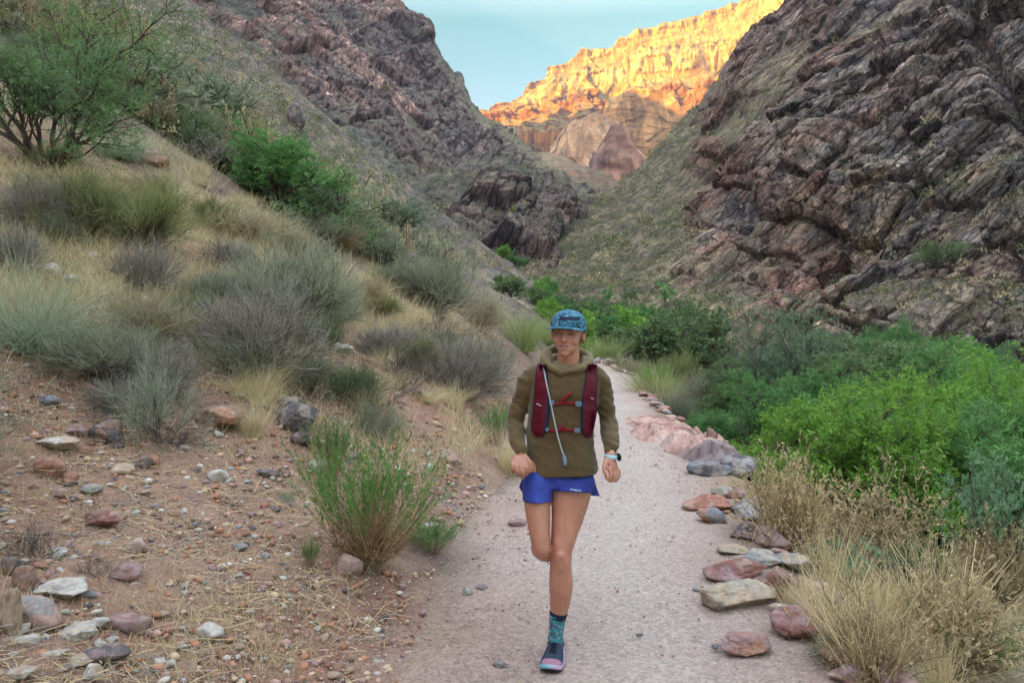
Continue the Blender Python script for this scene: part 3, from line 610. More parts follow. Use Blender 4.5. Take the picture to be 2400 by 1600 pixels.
ROCKS = [
 # px, py foot, w, h, colours, label, seed
 (75, 1468, 95, 85, 'pink', 'grey', 'big rounded pinkish boulder at the lower left beside a pale oblong boulder', 101),
 (128, 1405, 110, 55, 'pale', 'grey', 'long pale grey boulder just above the pinkish boulder', 102),
 (14, 1490, 40, 110, 'tan', 'brown', 'brown boulder cut by the left border near the bottom', 103),
 (45, 1385, 50, 60, 'brown', 'red', 'rust brown stone wedged between boulders at the lower left border', 104),
 (20, 1350, 44, 48, 'brown', 'dark', 'dark brown stone on top of the pile by the left border', 105),
 (170, 1495, 80, 34, 'pale', 'olive', 'flat pale slab right of the big pinkish boulder', 106),
 (110, 1545, 60, 26, 'pale', 'tan', 'flat pale stone below the pinkish boulder near the bottom', 107),
 (180, 1558, 54, 28, 'tan', 'pale', 'oval cream stone near the bottom left', 108),
 (210, 1590, 40, 34, 'white', 'tan', 'white rounded stone at the bottom left right of the oval cream stone', 109),
 (42, 1592, 56, 32, 'pale', 'pink', 'pale angular stone in the bottom left corner', 110),
 (130, 1305, 40, 24, 'white', 'grey', 'egg shaped white stone in dark litter on the left', 111),
 (285, 1362, 66, 46, 'mauve', 'maroon', 'maroon wedge shaped stone left of centre bottom', 112),
 (320, 1296, 42, 38, 'pink', 'pale', 'round pale pink stone on gravel above the maroon wedge', 113),
 (225, 1240, 100, 50, 'brown', 'maroon', 'brown ledge rock with dark underside on the left gravel', 114),
 (110, 1118, 62, 48, 'rust', 'red', 'rust red block on the left gravel slope', 115),
 (115, 1056, 92, 30, 'pale', 'tan', 'elongated pale tan rock above the rust red block', 116),
 (155, 1135, 40, 30, 'rust', 'red', 'small rust block right of the rust red block', 117),
 (245, 1040, 78, 60, 'dark', 'brown', 'flat dark diamond shaped slab left of the small grey green bush', 118),
 (270, 1052, 30, 16, 'dark', 'mauve', 'dark chip under the dark diamond shaped slab', 119),
 (172, 1024, 42, 28, 'mauve', 'brown', 'dull brown rock just left of the dark slab', 120),
 (110, 954, 40, 26, 'blue', 'dark', 'slate blue pointed stone on the left gravel', 121),
 (330, 1095, 36, 30, 'dark', 'mauve', 'dark purple stone right below the dark slab', 122),
 (358, 1090, 28, 24, 'rust', 'red', 'rust coloured stone touching the dark purple stone', 123),
 (195, 1065, 32, 20, 'rust', 'red', 'small rust stone right of the pale tan rock', 124),
 (205, 1160, 48, 28, 'grey', 'olive', 'grey green flat stone below the rust blocks', 125),
 (135, 1165, 36, 22, 'pink', 'mauve', 'pinkish flat stone below the rust blocks', 126),
 (685, 1010, 96, 66, 'black', 'dark', 'large black boulder above the bright green broom bush', 127),
 (672, 958, 56, 26, 'black', 'grey', 'thin black slab lying on the large black boulder', 128),
 (700, 1046, 44, 34, 'black', 'mauve', 'dark crumbly rock under the large black boulder', 129),
 (505, 1000, 110, 46, 'brown', 'rust', 'long brown rock right of the small grey green bush', 130),
 (590, 1020, 40, 34, 'rust', 'brown', 'tilted rust slab between brown rock and black boulder', 131),
 (420, 832, 44, 42, 'pale', 'blue', 'smooth pale blue grey boulder below the reddish rock', 132),
 (385, 828, 56, 40, 'grey', 'tan', 'striped grey rock left of the smooth pale boulder', 133),
 (400, 790, 36, 26, 'red', 'maroon', 'brick red broken rock above the smooth pale boulder', 134),
 (312, 776, 52, 24, 'pale', 'white', 'whitish bone shaped rock on yellow grass at left', 135),
 (160, 668, 52, 20, 'blue', 'pale', 'blue grey flat rock beside the left grey bush', 136),
 (105, 650, 52, 30, 'pale', 'white', 'pale boulder half hidden by the left grey bush', 137),
 (215, 612, 26, 20, 'white', 'tan', 'small white boulder in yellow grass under the olive bush', 138),
 (235, 708, 28, 22, 'red', 'rust', 'small brick red rock in yellow grass at left', 139),
 (335, 712, 40, 16, 'tan', 'pink', 'flat pinkish rock in yellow grass', 140),
 (270, 690, 30, 20, 'tan', 'olive', 'small tan pointed rock above the brick red rock', 141),
 (288, 716, 34, 14, 'pale', 'dark', 'pale flat rock beside the flat pinkish rock', 142),
 (220, 742, 26, 22, 'dark', 'red', 'small dark rock perched on a red one at left', 143),
 (150, 860, 30, 22, 'maroon', 'dark', 'dark maroon stone on the reddish gravel at left', 144),
 (163, 884, 36, 22, 'rust', 'pink', 'salmon stone below the dark maroon stone', 145),
 (350, 390, 78, 40, 'rust', 'brown', 'rust brown boulder in the yellow grass of the upper slope', 146),
 (392, 505, 30, 20, 'white', 'blue', 'small white boulder on the slope right of the olive bush', 147),
 (432, 560, 20, 22, 'white', 'pale', 'small upright white stone on the grassy slope', 148),
 (690, 300, 44, 60, 'dark', 'mauve', 'dark boulder perched on the ridge above the green tree', 149),
 (795, 826, 60, 24, 'white', 'pale', 'whitish boulder under the bare bush on the bank', 150),
 (1045, 1085, 56, 34, 'mauve', 'pink', 'purplish rock with dark underside at the foot of the yellow grass', 151),
 (1003, 1110, 38, 30, 'pale', 'tan', 'pale wedge stone left of the purplish rock', 152),
 (1000, 1075, 24, 18, 'pale', 'grey', 'small pale stone above the pale wedge stone', 153),
 (820, 1348, 66, 58, 'pink', 'mauve', 'rounded pink and grey rock at the foot of the broom bush', 154),
 (1008, 1250, 42, 30, 'pale', 'grey', 'whitish stone right of the broom bush', 155),
 (1096, 1396, 26, 24, 'grey', 'pale', 'light grey angular stone at the trail edge', 156),
 (1128, 1386, 30, 22, 'grey', 'mauve', 'dark grey stone beside the light grey angular stone', 157),
 (1212, 1232, 46, 24, 'mauve', 'pink', 'mauve flat stone left of the runner on the trail', 158),
 (560, 1262, 46, 30, 'rust', 'pink', 'oval salmon rock on the gravel left of the broom bush', 159),
 (582, 1266, 20, 12, 'blue', 'grey', 'small blue grey stone touching the oval salmon rock', 160),
 (405, 1210, 36, 18, 'tan', 'rust', 'flat orange tan stone in the middle of the left gravel', 161),
 (430, 1205, 18, 16, 'white', 'pale', 'little white stone resting by the flat orange tan stone', 162),
 (618, 1310, 26, 18, 'pale', 'blue', 'whitish oval stone right of the oval salmon rock', 163),
 (1170, 1562, 30, 16, 'grey', 'blue', 'flat grey stone set in the trail near the bottom', 164),
 (668, 1570, 26, 14, 'blue', 'grey', 'flat blue stone near the bottom centre left', 165),
 (780, 1590, 34, 18, 'pink', 'tan', 'flat pink stone near the bottom left of the trail', 166),
 (320, 880, 20, 14, 'pale', 'tan', 'small pale stone beside the salmon stone on the gravel', 167),
 (480, 975, 30, 18, 'pale', 'white', 'pale stone behind the long brown rock', 168),
 (510, 1025, 24, 16, 'white', 'pale', 'white stone under the long brown rock', 169),
 (430, 1060, 26, 18, 'pale', 'blue', 'pale angular stone right of the dark purple stone', 170),
 # stone edging of the trail, from the front to the back
 (1995, 1600, 80, 56, 'mauve', 'pink', 'mauve slab at the bottom end of the trail edging', 201),
 (1760, 1530, 120, 52, 'rust', 'mauve', 'low red and purple rock lying on the trail edge near the bottom', 202),
 (1905, 1490, 140, 74, 'maroon', 'mauve', 'long dark red rock of the trail edging near the dry grass', 203),
 (1830, 1430, 44, 24, 'tan', 'white', 'small cream egg shaped stone between two edging rocks', 204),
 (1740, 1420, 165, 62, 'olive', 'tan', 'broad flat tan slab of the trail edging', 205),
 (1820, 1400, 80, 90, 'maroon', 'mauve', 'slanting red slab behind the broad flat tan slab', 206),
 (1730, 1360, 140, 62, 'maroon', 'mauve', 'long maroon boulder of the trail edging above the tan slab', 207),
 (1790, 1325, 90, 48, 'blue', 'olive', 'grey blue rock behind the long maroon boulder', 208),
 (1720, 1295, 60, 26, 'tan', 'olive', 'small tan rock at the left end of the grey blue rock', 209),
 (1760, 1265, 70, 56, 'dark', 'mauve', 'dark rock half hidden behind the red and blue edging rocks', 210),
 (1672, 1222, 60, 44, 'blue', 'rust', 'blue topped block with rusty side on the trail edge', 211),
 (1665, 1195, 100, 40, 'red', 'rust', 'flat red rock behind the blue topped block', 212),
 (1700, 1158, 50, 26, 'grey', 'olive', 'small grey rock behind the flat red rock', 213),
 (1670, 1112, 90, 40, 'blue', 'dark', 'slate blue rock in front of the big pink outcrop', 214),
 (1740, 1120, 90, 66, 'dark', 'grey', 'dark craggy rock at the lower end of the pink outcrop', 215),
 (1500, 868, 26, 14, 'rust', 'tan', 'small orange rock where the trail bends away', 216),
 (1462, 856, 28, 16, 'grey', 'dark', 'dark squared rock at the far bend of the trail', 217),
 (1425, 852, 30, 14, 'pink', 'grey', 'pinkish block in the far row of edging stones', 218),
 (1400, 852, 24, 16, 'grey', 'mauve', 'grey block nearest the runner in the far row of stones', 219),
 (1545, 928, 34, 14, 'grey', 'mauve', 'grey ledge stone under the bushes of the trail edge', 220),
 (1600, 968, 40, 18, 'dark', 'blue', 'dark layered stone at the upper end of the pink outcrop', 221),
 (1572, 984, 36, 14, 'pink', 'white', 'pale pink stone left of the dark layered stone', 222),
 (1500, 1492 , 18, 10, 'blue', 'dark', 'tiny slate stone lying alone on the right of the trail', 223),
 (1930, 1380, 34, 18, 'white', 'pale', 'white stone in the dry grass right of the red slabs', 224),
 (1678, 1520, 22, 12, 'blue', 'dark', 'small dark blue pebble beside the low red and purple rock', 225),
 (1632, 1386, 18, 9, 'blue', 'grey', 'blue grey pebble left of the broad flat tan slab', 226),
]
def build_rocks():
    for (px, py, w, h, a, b, lab, seed) in ROCKS:
        if 200 < seed < 216: w, h, py = w * 1.2, h * 1.0, py + 4
        if 100 < seed < 146: w, h = w * 1.1, h * 1.12
        s = 3 if w < 40 else (4 if w < 75 else 5)
        place_rock(px, py, w, h, a, b, lab, seed, kind='boulder' if w > 70 else ('rock' if w > 34 else 'stone'), cat='boulder' if w > 70 else ('rock' if w > 34 else 'stone'), sub=s, sharp=14 if any(t in lab for t in ('ound', 'oval', 'egg', 'smooth')) else 30)
build_rocks()
def edging():
    """the low row of stones that retains the outer edge of the trail"""
    r = np.random.default_rng(77); ys = 3.0; k = 0; pal = [('mauve', 'pink'), ('rust', 'mauve'), ('grey', 'tan'), ('brown', 'rust'), ('dark', 'grey'), ('pink', 'tan'), ('maroon', 'mauve'), ('tan', 'grey')]; nm = {'mauve': 'purplish', 'rust': 'rusty', 'grey': 'grey', 'brown': 'brown', 'dark': 'dark', 'pink': 'pinkish', 'maroon': 'dark red', 'tan': 'tan'}
    while ys < 36:
        a, b = pal[int(r.integers(8))]; w = float(r.uniform(.16, .42)) * (1 if ys < 12 else 1.15); x = float(xr_(ys)) + .16 + r.uniform(-.07, .10); z = gz(x - .16, ys); px, py = to_px((x, ys, z))
        hit = any(abs(px - q[0]) < q[2] * .32 + 3 and abs(py - q[1] + q[3] * .5) < q[3] * .5 + 2 for q in ROCKS if q[7] > 200) or (8.2 < ys < 12.6)
        if not hit:
            fl = float(r.uniform(.26, .5)); me = rock_mesh("edging_stone", 4 if ys < 9 else 3, 700 + k, a, b, fl, .04, nplane=9, sharp=50, chip=.05); o = link("edging_stone", me, loc=(x, ys, z + w * fl * .05)); o.scale = (w, w, w); t = math.atan2(float(xr_(ys + .3) - xr_(ys - .3)), .6)
            o.rotation_euler = (r.uniform(-.15, .15), r.uniform(-.1, .25), math.pi / 2 - t + r.uniform(-.35, .35)); tag(o, near(float(px), float(py), f"{'flat' if fl < .38 else 'blocky'} {nm[a]} trail edging stone"), "stone", "stones edging the outer side of the trail")
        ys += w * r.uniform(.65, 1.05) * (1.0 if ys < 14 else 1.5); k += 1
edging()

def outcrop():
    """the low pink bedrock outcrop that runs along the trail edge"""
    A = ground_hit(1500, 972)[0]; B = ground_hit(1725, 1108)[0]
    nu, nv = 150, 60; u = np.linspace(0, 1, nu)[:, None]; v = np.linspace(-1, 1, nv)[None]
    ctr = A[None, None, :2] * (1 - u[..., None]) + B[None, None, :2] * u[..., None]
    dirv = (B - A)[:2]; ln = np.linalg.norm(dirv); nrm = np.array([-dirv[1], dirv[0]]) / ln; nrm *= -1 if nrm[0] < 0 else 1
    wid = (.20 + .36 * np.sin(np.pi * np.clip(u * .9 + .08, 0, 1)) ** .7)
    side = v + .12 * np.sin(9 * u) + .1 * fbm(np.stack([u * 9 + 0 * v, v * 0 + u * 0, u * 0 + v * 0], -1), 3, 3)
    xy = ctr + nrm * (side * wid)[..., None]
    h = np.clip(1 - np.abs(v) ** 3.0, 0, 1) * (.06 + .13 * u ** .8) * np.clip(u * 6, 0, 1) * np.clip((1 - u) * 9, 0, 1)
    x, y = xy[..., 0], xy[..., 1]; z = H(x, y)
    zl = np.minimum(z.max(1, keepdims=True), .02); z = np.where(v > 0, np.maximum(z, zl - .45 * np.clip(v, 0, 1) ** 4), z)
    p = np.stack([x, y, z], -1); q = p * np.array([1, 1, 1.])
    bl, br, be = blocks(strata(q, .5, (.34, .30, .16)), 301); bl2, b2, be2 = blocks(q / .10, 302)
    hh = h + (.10 * bl + .035 * bl2 + .03 * fbm(q * 4, 4, 303)) * np.clip(h * 9, 0, 1) - .012
    p[..., 2] += hh; c = mixc([.42, .235, .19], [.52, .34, .27], br); c = mixc(c, [.30, .17, .14], sstep(0, .5, fbm(q * 5, 4, 304)) * .6); c = mixc(c, [.5, .42, .36], sstep(.2, .6, fbm(q * 3, 3, 305)) * .5)
    c = mixc(c, [.16, .14, .15], sstep(.72, .95, u + 0 * v) * .8); c = c * (.6 + .4 * sstep(0, .08, be))[..., None]
    o = mobj("bedrock_outcrop", p.reshape(-1, 3), grid_faces(nu, nv), [STONEM], col=c.reshape(-1, 3)); tag(o, "low pink bedrock outcrop running along the right edge of the trail", "outcrop")
outcrop()

# mid-size stones: a few hundred copies of a few shapes, and the gravel between them
def build_gravel():
    r = np.random.default_rng(55)
    protos = []
    for k, (a, b) in enumerate([('pink', 'tan'), ('rust', 'red'), ('pale', 'white'), ('grey', 'blue'), ('tan', 'pale'), ('mauve', 'maroon'), ('dark', 'mauve'), ('white', 'pale')]):
        for s in range(2): protos.append((rock_mesh("stone", 3, 400 + k * 2 + s, a, b, r.uniform(.35, .6), .04, nplane=8, sharp=45, chip=.05), a))
    names = {'pink': 'pinkish', 'rust': 'rust red', 'pale': 'pale', 'grey': 'grey', 'tan': 'tan', 'mauve': 'purplish', 'dark': 'dark', 'white': 'whitish'}
    n = 0; tries = r.uniform([0, 600], [1180, 1600], (3600, 2)); tries[:, 1] = 1600 - (1600 - tries[:, 1]) * 1
    g = ground_hit(tries[:, 0], tries[:, 1])
    for (px, py), q in zip(tries, g):
        if n >= 280: break
        if np.isnan(q[0]) or q[1] > 16: continue
        d = xl_(q[1]) - q[0]
        if d < .15 or (d < .9 and r.random() > .25): continue
        if fbm(np.array([[q[0] * 1.1, q[1] * 1.1, 0]]), 2, 77)[0] < -.25 and r.random() < .7: continue
        if any(abs(px - R_[0]) < R_[2] * .6 and -R_[3] < py - R_[1] < 10 for R_ in ROCKS): continue
        me, cn = protos[r.integers(len(protos))]; s = float(np.clip(.026 * r.pareto(2.0) + .032, .032, .17)) * (1 if q[1] < 7 else 1.5)
        o = link("stone", me, loc=(q[0], q[1], q[2] + s * .12)); o.scale = (s, s * r.uniform(.7, 1), s * r.uniform(.8, 1.2)); o.rotation_euler = (r.uniform(-.3, .3), r.uniform(-.3, .3), r.uniform(0, 6.3))
        tag(o, near(px, py, f"small {names[cn]} stone lying"), "stone", f"small {names[cn]} stones on the left gravel slope"); n += 1
    # gravel: one mesh
    protos = [stone_shape(1, 500 + k, r.uniform(.3, .65), 6, 0, 60) for k in range(8)]
    pos = []
    for (x0, x1, y0, y1, cnt) in ((-40, 1250, 790, 1640, 30000), (-900, -40, 820, 1700, 9000), (-900, -40, 600, 820, 1200), (0, 700, 620, 900, 2600), (850, 2000, 1000, 1640, 11000), (1300, 1700, 850, 1100, 2200), (1150, 1300, 770, 880, 900)):
        t = r.uniform([x0, y0], [x1, y1], (cnt, 2)); g = ground_hit(t[:, 0], t[:, 1]); g = g[~np.isnan(g[:, 0])]; pos.append(g)
    pos = np.concatenate(pos); dd = xl_(pos[:, 1]) - pos[:, 0]; ee = pos[:, 0] - xr_(pos[:, 1])
    on = (dd < 0) & (ee < 0); edge = np.minimum(-dd, -ee)
    cl = fbm(np.stack([pos[:, 0] * 1.3, pos[:, 1] * 1.3, 0 * dd], -1), 3, 78)
    keep = np.where(on, r.random(len(pos)) < np.clip(.95 - edge * .55, .3, 1), r.random(len(pos)) < np.clip(.72 + .8 * cl, .12, 1)) & (ee < .6)
    pos = pos[keep]; on = on[keep]; n = len(pos)
    size = np.where(on, np.clip(.0035 * r.pareto(2.4, n) + .005, .005, .022), np.clip(.005 * r.pareto(1.7, n) + .006, .006, .055)) * np.clip(pos[:, 1] / 4.5, .9, 1.8)
    pal = np.array([SC_[k] for k in ('pink', 'rust', 'pale', 'grey', 'tan', 'mauve', 'white', 'red', 'blue', 'dark', 'brown')]); pr = np.array([.17, .22, .09, .05, .20, .08, .02, .06, .012, .02, .09]); ci = r.choice(len(pal), n, p=pr / pr.sum())
    cc = pal[ci] * r.uniform(.65, 1.2, (n, 1)) * .9 + np.array([.03, .018, .012]); cc = np.where(on[:, None], cc * .7 + np.array([.42, .33, .30]) * .35, cc)
    V = []; Fc = []; Cc = []; off = 0; which = r.integers(len(protos), size=n)
    for k, (pv, pf) in enumerate(protos):
        idx = np.where(which == k)[0]; m = len(idx)
        if not m: continue
        a = r.uniform(0, 6.283, m); ca, sa = np.cos(a), np.sin(a); s = size[idx]
        x = pv[None, :, 0] * ca[:, None] - pv[None, :, 1] * sa[:, None]; y = pv[None, :, 0] * sa[:, None] + pv[None, :, 1] * ca[:, None]; z = np.repeat(pv[None, :, 2], m, 0) + x * r.uniform(-.25, .25, (m, 1))
        vv = np.stack([x, y, z], -1) * s[:, None, None] + pos[idx][:, None, :] + np.array([0, 0, .1]) * s[:, None, None]
        V.append(vv.reshape(-1, 3)); Fc.append((pf[None] + (np.arange(m) * len(pv))[:, None, None]).reshape(-1, 3) + off); off += m * len(pv); Cc.append(np.repeat(cc[idx], len(pv), 0))
    o = mobj("gravel", np.concatenate(V), np.concatenate(Fc), [GRAVM], col=np.clip(np.concatenate(Cc), .02, .8), smooth=False); tag(o, kind="stuff"); print("gravel", n)
build_gravel()

def build_litter():
    """dead straw and twigs lying on the ground"""
    r = np.random.default_rng(91); pos = []
    for (x0, x1, y0, y1, cnt) in ((-40, 1150, 700, 1640, 12000), (-900, -40, 600, 1700, 5000), (1750, 2450, 1100, 1640, 5000), (0, 1100, 480, 800, 5000)):
        t = r.uniform([x0, y0], [x1, y1], (cnt, 2)); g = ground_hit(t[:, 0], t[:, 1]); pos.append(g[~np.isnan(g[:, 0])])
    pos = np.concatenate(pos); dd = xl_(pos[:, 1]) - pos[:, 0]; ee = pos[:, 0] - xr_(pos[:, 1]); cl = fbm(np.stack([pos[:, 0] * 1.6, pos[:, 1] * 1.6, 0 * dd], -1), 3, 177)
    keep = ((dd > .1) | (ee > .3)) & (r.random(len(pos)) < np.clip(.35 + 1.4 * cl, .03, 1)); pos = pos[keep]; n = len(pos); L = r.uniform(.03, .14, n) * (1 + 1.2 * (r.random(n) < .06)); a = r.uniform(0, 6.283, n)
    K = 4; pts = [pos + [0, 0, .004]]; d = np.stack([np.cos(a), np.sin(a), r.uniform(-.05, .35, n)], -1)
    for k in range(K - 1): pts.append(pts[-1] + d * (L / 3)[:, None]); d = d + r.normal(0, .28, (n, 3)) * [1, 1, .3]; d[:, 2] -= .12
    pts = np.stack(pts, 1); pts[..., 2] = np.maximum(pts[..., 2], H(pts[..., 0], pts[..., 1]) + .004); dr = np.gradient(pts, axis=1); dr /= np.linalg.norm(dr, axis=-1, keepdims=True) + 1e-9; s = np.cross(dr, np.array([0, -.5, .8])); s /= np.linalg.norm(s, axis=-1, keepdims=True) + 1e-9; w = (r.uniform(.0008, .0022, n) * np.clip(pos[:, 1] / 4.5, .9, 3))[:, None, None]
    v = np.stack([pts - s * w, pts + s * w], 2); idx = np.arange(n * K * 2).reshape(n, K, 2); f = np.stack([idx[:, :-1, 0], idx[:, :-1, 1], idx[:, 1:, 1], idx[:, 1:, 0]], -1).reshape(-1, 4)
    t = r.random((n, 1)); c = np.where(r.random((n, 1)) < .6, np.array([[.40, .29, .16]]), np.array([[.22, .18, .15]])) * (.7 + .6 * t); o = mobj("twig_litter", v.reshape(-1, 3), f, [GRAVM], col=np.repeat(c, K * 2, 0), smooth=False); tag(o, kind="stuff")
build_litter()
# ------------------------------------------------------------------ plants
LEAFM = attr_mat("leaf", nscale=3, namt=.22, bdist=0, rough=.7, trans=.35, objrand=.16, coords='obj')
BARKM = attr_mat("bark", nscale=20, namt=.25, bdist=0, rough=.95, objrand=.12, coords='obj')
GRASSM = attr_mat("dry_grass_blade", nscale=1.5, namt=.25, bdist=0, rough=.8, trans=.3)
def unit(v): return v / (np.linalg.norm(v, axis=-1, keepdims=True) + 1e-9)
def grow(r, base, dirs, length, K=5, up=.0, wob=.12):
    """curved stems: (n, K, 3)"""
    n = len(base); pts = [base]; d = unit(dirs); st = (length / (K - 1))[:, None]
    for k in range(K - 1):
        d = unit(d + np.array([0, 0, up]) / (K - 1) + r.normal(0, wob, (n, 3))); pts.append(pts[-1] + d * st)
    return np.stack(pts, 1)
def children(r, pts, m, t0, t1, ang, length, K=4, up=.2, wob=.1, lenvar=.4):
    n, Kp, _ = pts.shape; t = r.uniform(t0, t1, (n, m)) * (Kp - 1); i = np.minimum(t.astype(int), Kp - 2); f = (t - i)[..., None]; ar = np.arange(n)[:, None]
    a = pts[ar, i]; b = pts[ar, i + 1]; base = (a * (1 - f) + b * f).reshape(-1, 3); d = unit(b - a).reshape(-1, 3)
    rnd = unit(r.normal(size=d.shape)); side = unit(rnd - (rnd * d).sum(-1, keepdims=True) * d); an = ang * r.uniform(.6, 1.3, (len(d), 1))
    dirs = d * np.cos(an) + side * np.sin(an); L = length * r.uniform(1 - lenvar, 1 + lenvar, len(d)) * (1.15 - .4 * (t.reshape(-1) / (Kp - 1)))
    return grow(r, base, dirs, L, K, up, wob)
def tubes(pts, w0, w1, sides=3):
    n, K, _ = pts.shape; d = unit(np.gradient(pts, axis=1)); ref = np.where(np.abs(d[..., 2:3]) > .9, np.array([1., 0, 0]), np.array([0, 0, 1.])); s = unit(np.cross(d, ref)); t = np.cross(d, s)
    w = np.linspace(1, 0, K)[None, :, None] * (np.asarray(w0).reshape(-1, 1, 1) - np.asarray(w1).reshape(-1, 1, 1)) + np.asarray(w1).reshape(-1, 1, 1)
    ring = [pts + (s * math.cos(a) + t * math.sin(a)) * w for a in [2 * math.pi * k / sides for k in range(sides)]]
    v = np.stack(ring, 2); idx = np.arange(n * K * sides).reshape(n, K, sides); a = idx[:, :-1]; b = idx[:, 1:]
    f = np.stack([a, np.roll(a, -1, 2), np.roll(b, -1, 2), b], -1).reshape(-1, 4); return v.reshape(-1, 3), f
def ribbons(r, pts, w0, w1):
    n, K, _ = pts.shape; d = unit(np.gradient(pts, axis=1)); rv = unit(r.normal(size=(n, 1, 3))); s = unit(np.cross(d, rv)); w = np.linspace(w0, w1, K)[None, :, None]
    v = np.stack([pts - s * w, pts + s * w], 2); idx = np.arange(n * K * 2).reshape(n, K, 2); f = np.stack([idx[:, :-1, 0], idx[:, :-1, 1], idx[:, 1:, 1], idx[:, 1:, 0]], -1).reshape(-1, 4); return v.reshape(-1, 3), f
def leafquads(r, pts, m, L, Wd, t0=.15, ang=.9, droop=0.):
    n, Kp, _ = pts.shape; t = r.uniform(t0, 1, (n, m)) * (Kp - 1.001); i = t.astype(int); f = (t - i)[..., None]; ar = np.arange(n)[:, None]
    a = pts[ar, i]; b = pts[ar, i + 1]; base = (a * (1 - f) + b * f).reshape(-1, 3); d = unit(b - a).reshape(-1, 3)
    rnd = unit(r.normal(size=d.shape)); side = unit(rnd - (rnd * d).sum(-1, keepdims=True) * d); an = ang * r.uniform(.5, 1.3, (len(d), 1)); ld = unit(d * np.cos(an) + side * np.sin(an) - np.array([0, 0, droop])); s2 = unit(np.cross(ld, unit(r.normal(size=d.shape))))
    l = (L * r.uniform(.6, 1.3, len(d)))[:, None]; w = (Wd * r.uniform(.7, 1.2, len(d)))[:, None]
    v = np.stack([base, base + ld * l * .5 + s2 * w, base + ld * l, base + ld * l * .5 - s2 * w], 1); idx = np.arange(len(base) * 4).reshape(-1, 4); return v.reshape(-1, 3), idx
class Acc:
    def __init__(s): s.v = []; s.f = []; s.c = []; s.n = 0
    def add(s, vf, c):
        v, f = vf; s.v.append(v); s.f.append(f + s.n); s.n += len(v); s.c.append(c)
    def mesh(s, name, mat): return mesh_data(name, np.concatenate(s.v), np.concatenate(s.f), [mat], col=np.clip(np.concatenate(s.c), .005, .9), smooth=False)
def varc(r, c1, c2, n, per):
    m = n // per; t = r.random((m, 1)); c = np.asarray(c1) * (1 - t) + np.asarray(c2) * t; return np.repeat(c * r.uniform(.8, 1.2, (m, 1)), per, 0)
def hemi(r, n, amax, flat=0.):
    a = r.uniform(0, 6.283, n); th = amax * np.sqrt(r.uniform(0, 1, n)); return np.stack([np.sin(th) * np.cos(a), np.sin(th) * np.sin(a), np.cos(th) + flat], -1)

def proto_tree(seed, g1, g2, bark, nl=6, spread=.95, leaf=(.018, .0035), dens=26, arch=.1, sub=(7, 7, 5)):
    """feathery desert tree, unit height: returns (wood, foliage) meshes"""
    r = np.random.default_rng(seed); wood, fol = Acc(), Acc()
    l0 = grow(r, r.normal(0, .012, (nl, 3)) * [1, 1, 0], hemi(r, nl, spread) + [0, 0, .15], r.uniform(.55, .85, nl), 8, arch, .16)
    l1 = children(r, l0, sub[0], .25, 1, .7, .36, 6, .15, .16); l2 = children(r, l1, sub[1], .2, 1, .7, .2, 5, .05, .16); l3 = children(r, l2, sub[2], .15, 1, .7, .10, 4, -.1, .15)
    for l, a, b in ((l0, .020, .007), (l1, .008, .003), (l2, .0035, .0012)): v, f = tubes(l, a, b); wood.add((v, f), varc(r, bark, np.array(bark) * 1.5, len(v), 3 * l.shape[1]))
    v, f = ribbons(r, l3, .0012, .0006); fol.add((v, f), varc(r, g1, g2, len(v), 8))
    v, f = leafquads(r, l3, dens, leaf[0], leaf[1], ang=1.1); fol.add((v, f), varc(r, g1, g2, len(v), 4 * dens) * r.uniform(.75, 1.25, (len(v), 1)))
    return wood.mesh("trunk", BARKM), fol.mesh("crown", LEAFM)
def proto_brush(seed, g1, g2, bark, n0=70, spread=1.25, twigs=(6, 5), leaf=None, dens=4, l0len=.62, width=.0022, upb=.35, dead=.25, wob=.14, t0=.2):
    """dense twiggy desert shrub, unit height"""
    r = np.random.default_rng(seed); wood, fol = Acc(), Acc()
    h0 = hemi(r, n0 * 2, spread); az = np.arctan2(h0[:, 1], h0[:, 0]); lob = .5 + .5 * np.sin(az * 2 + r.uniform(0, 6)) * .6 + .35 * np.sin(az * 5 + r.uniform(0, 6)); keep = np.argsort(-(lob + r.uniform(0, .9, len(lob))))[:n0]; h0 = h0[keep]; lob = np.clip(lob[keep], 0, 1.2)
    l0 = grow(r, r.normal(0, .07, (n0, 3)) * [1, 1, 0], h0, l0len * r.uniform(.45, 1.15, n0) * (.7 + .45 * lob), 6, upb, wob * 1.25)
    l1 = children(r, l0, twigs[0], t0, 1, .5, .36, 5, .25, wob); l2 = children(r, l1, twigs[1], .2, 1, .5, .2, 4, .2, wob)
    v, f = tubes(l0, .0065, .003); wood.add((v, f), varc(r, bark, np.array(bark) * 1.6, len(v), 18)); v, f = ribbons(r, l1, width * 1.5, width); wood.add((v, f), varc(r, bark, mixc(bark, g1, .5), len(v), 10))
    v, f = ribbons(r, l2, width, width * .5); fol.add((v, f), varc(r, g1, g2, len(v), 8))
    if leaf: v, f = leafquads(r, l2, dens, leaf[0], leaf[1]); fol.add((v, f), varc(r, g1, g2, len(v), 4 * dens) * r.uniform(.75, 1.25, (len(v), 1)))
    return wood.mesh("stems", BARKM), fol.mesh("foliage", LEAFM)
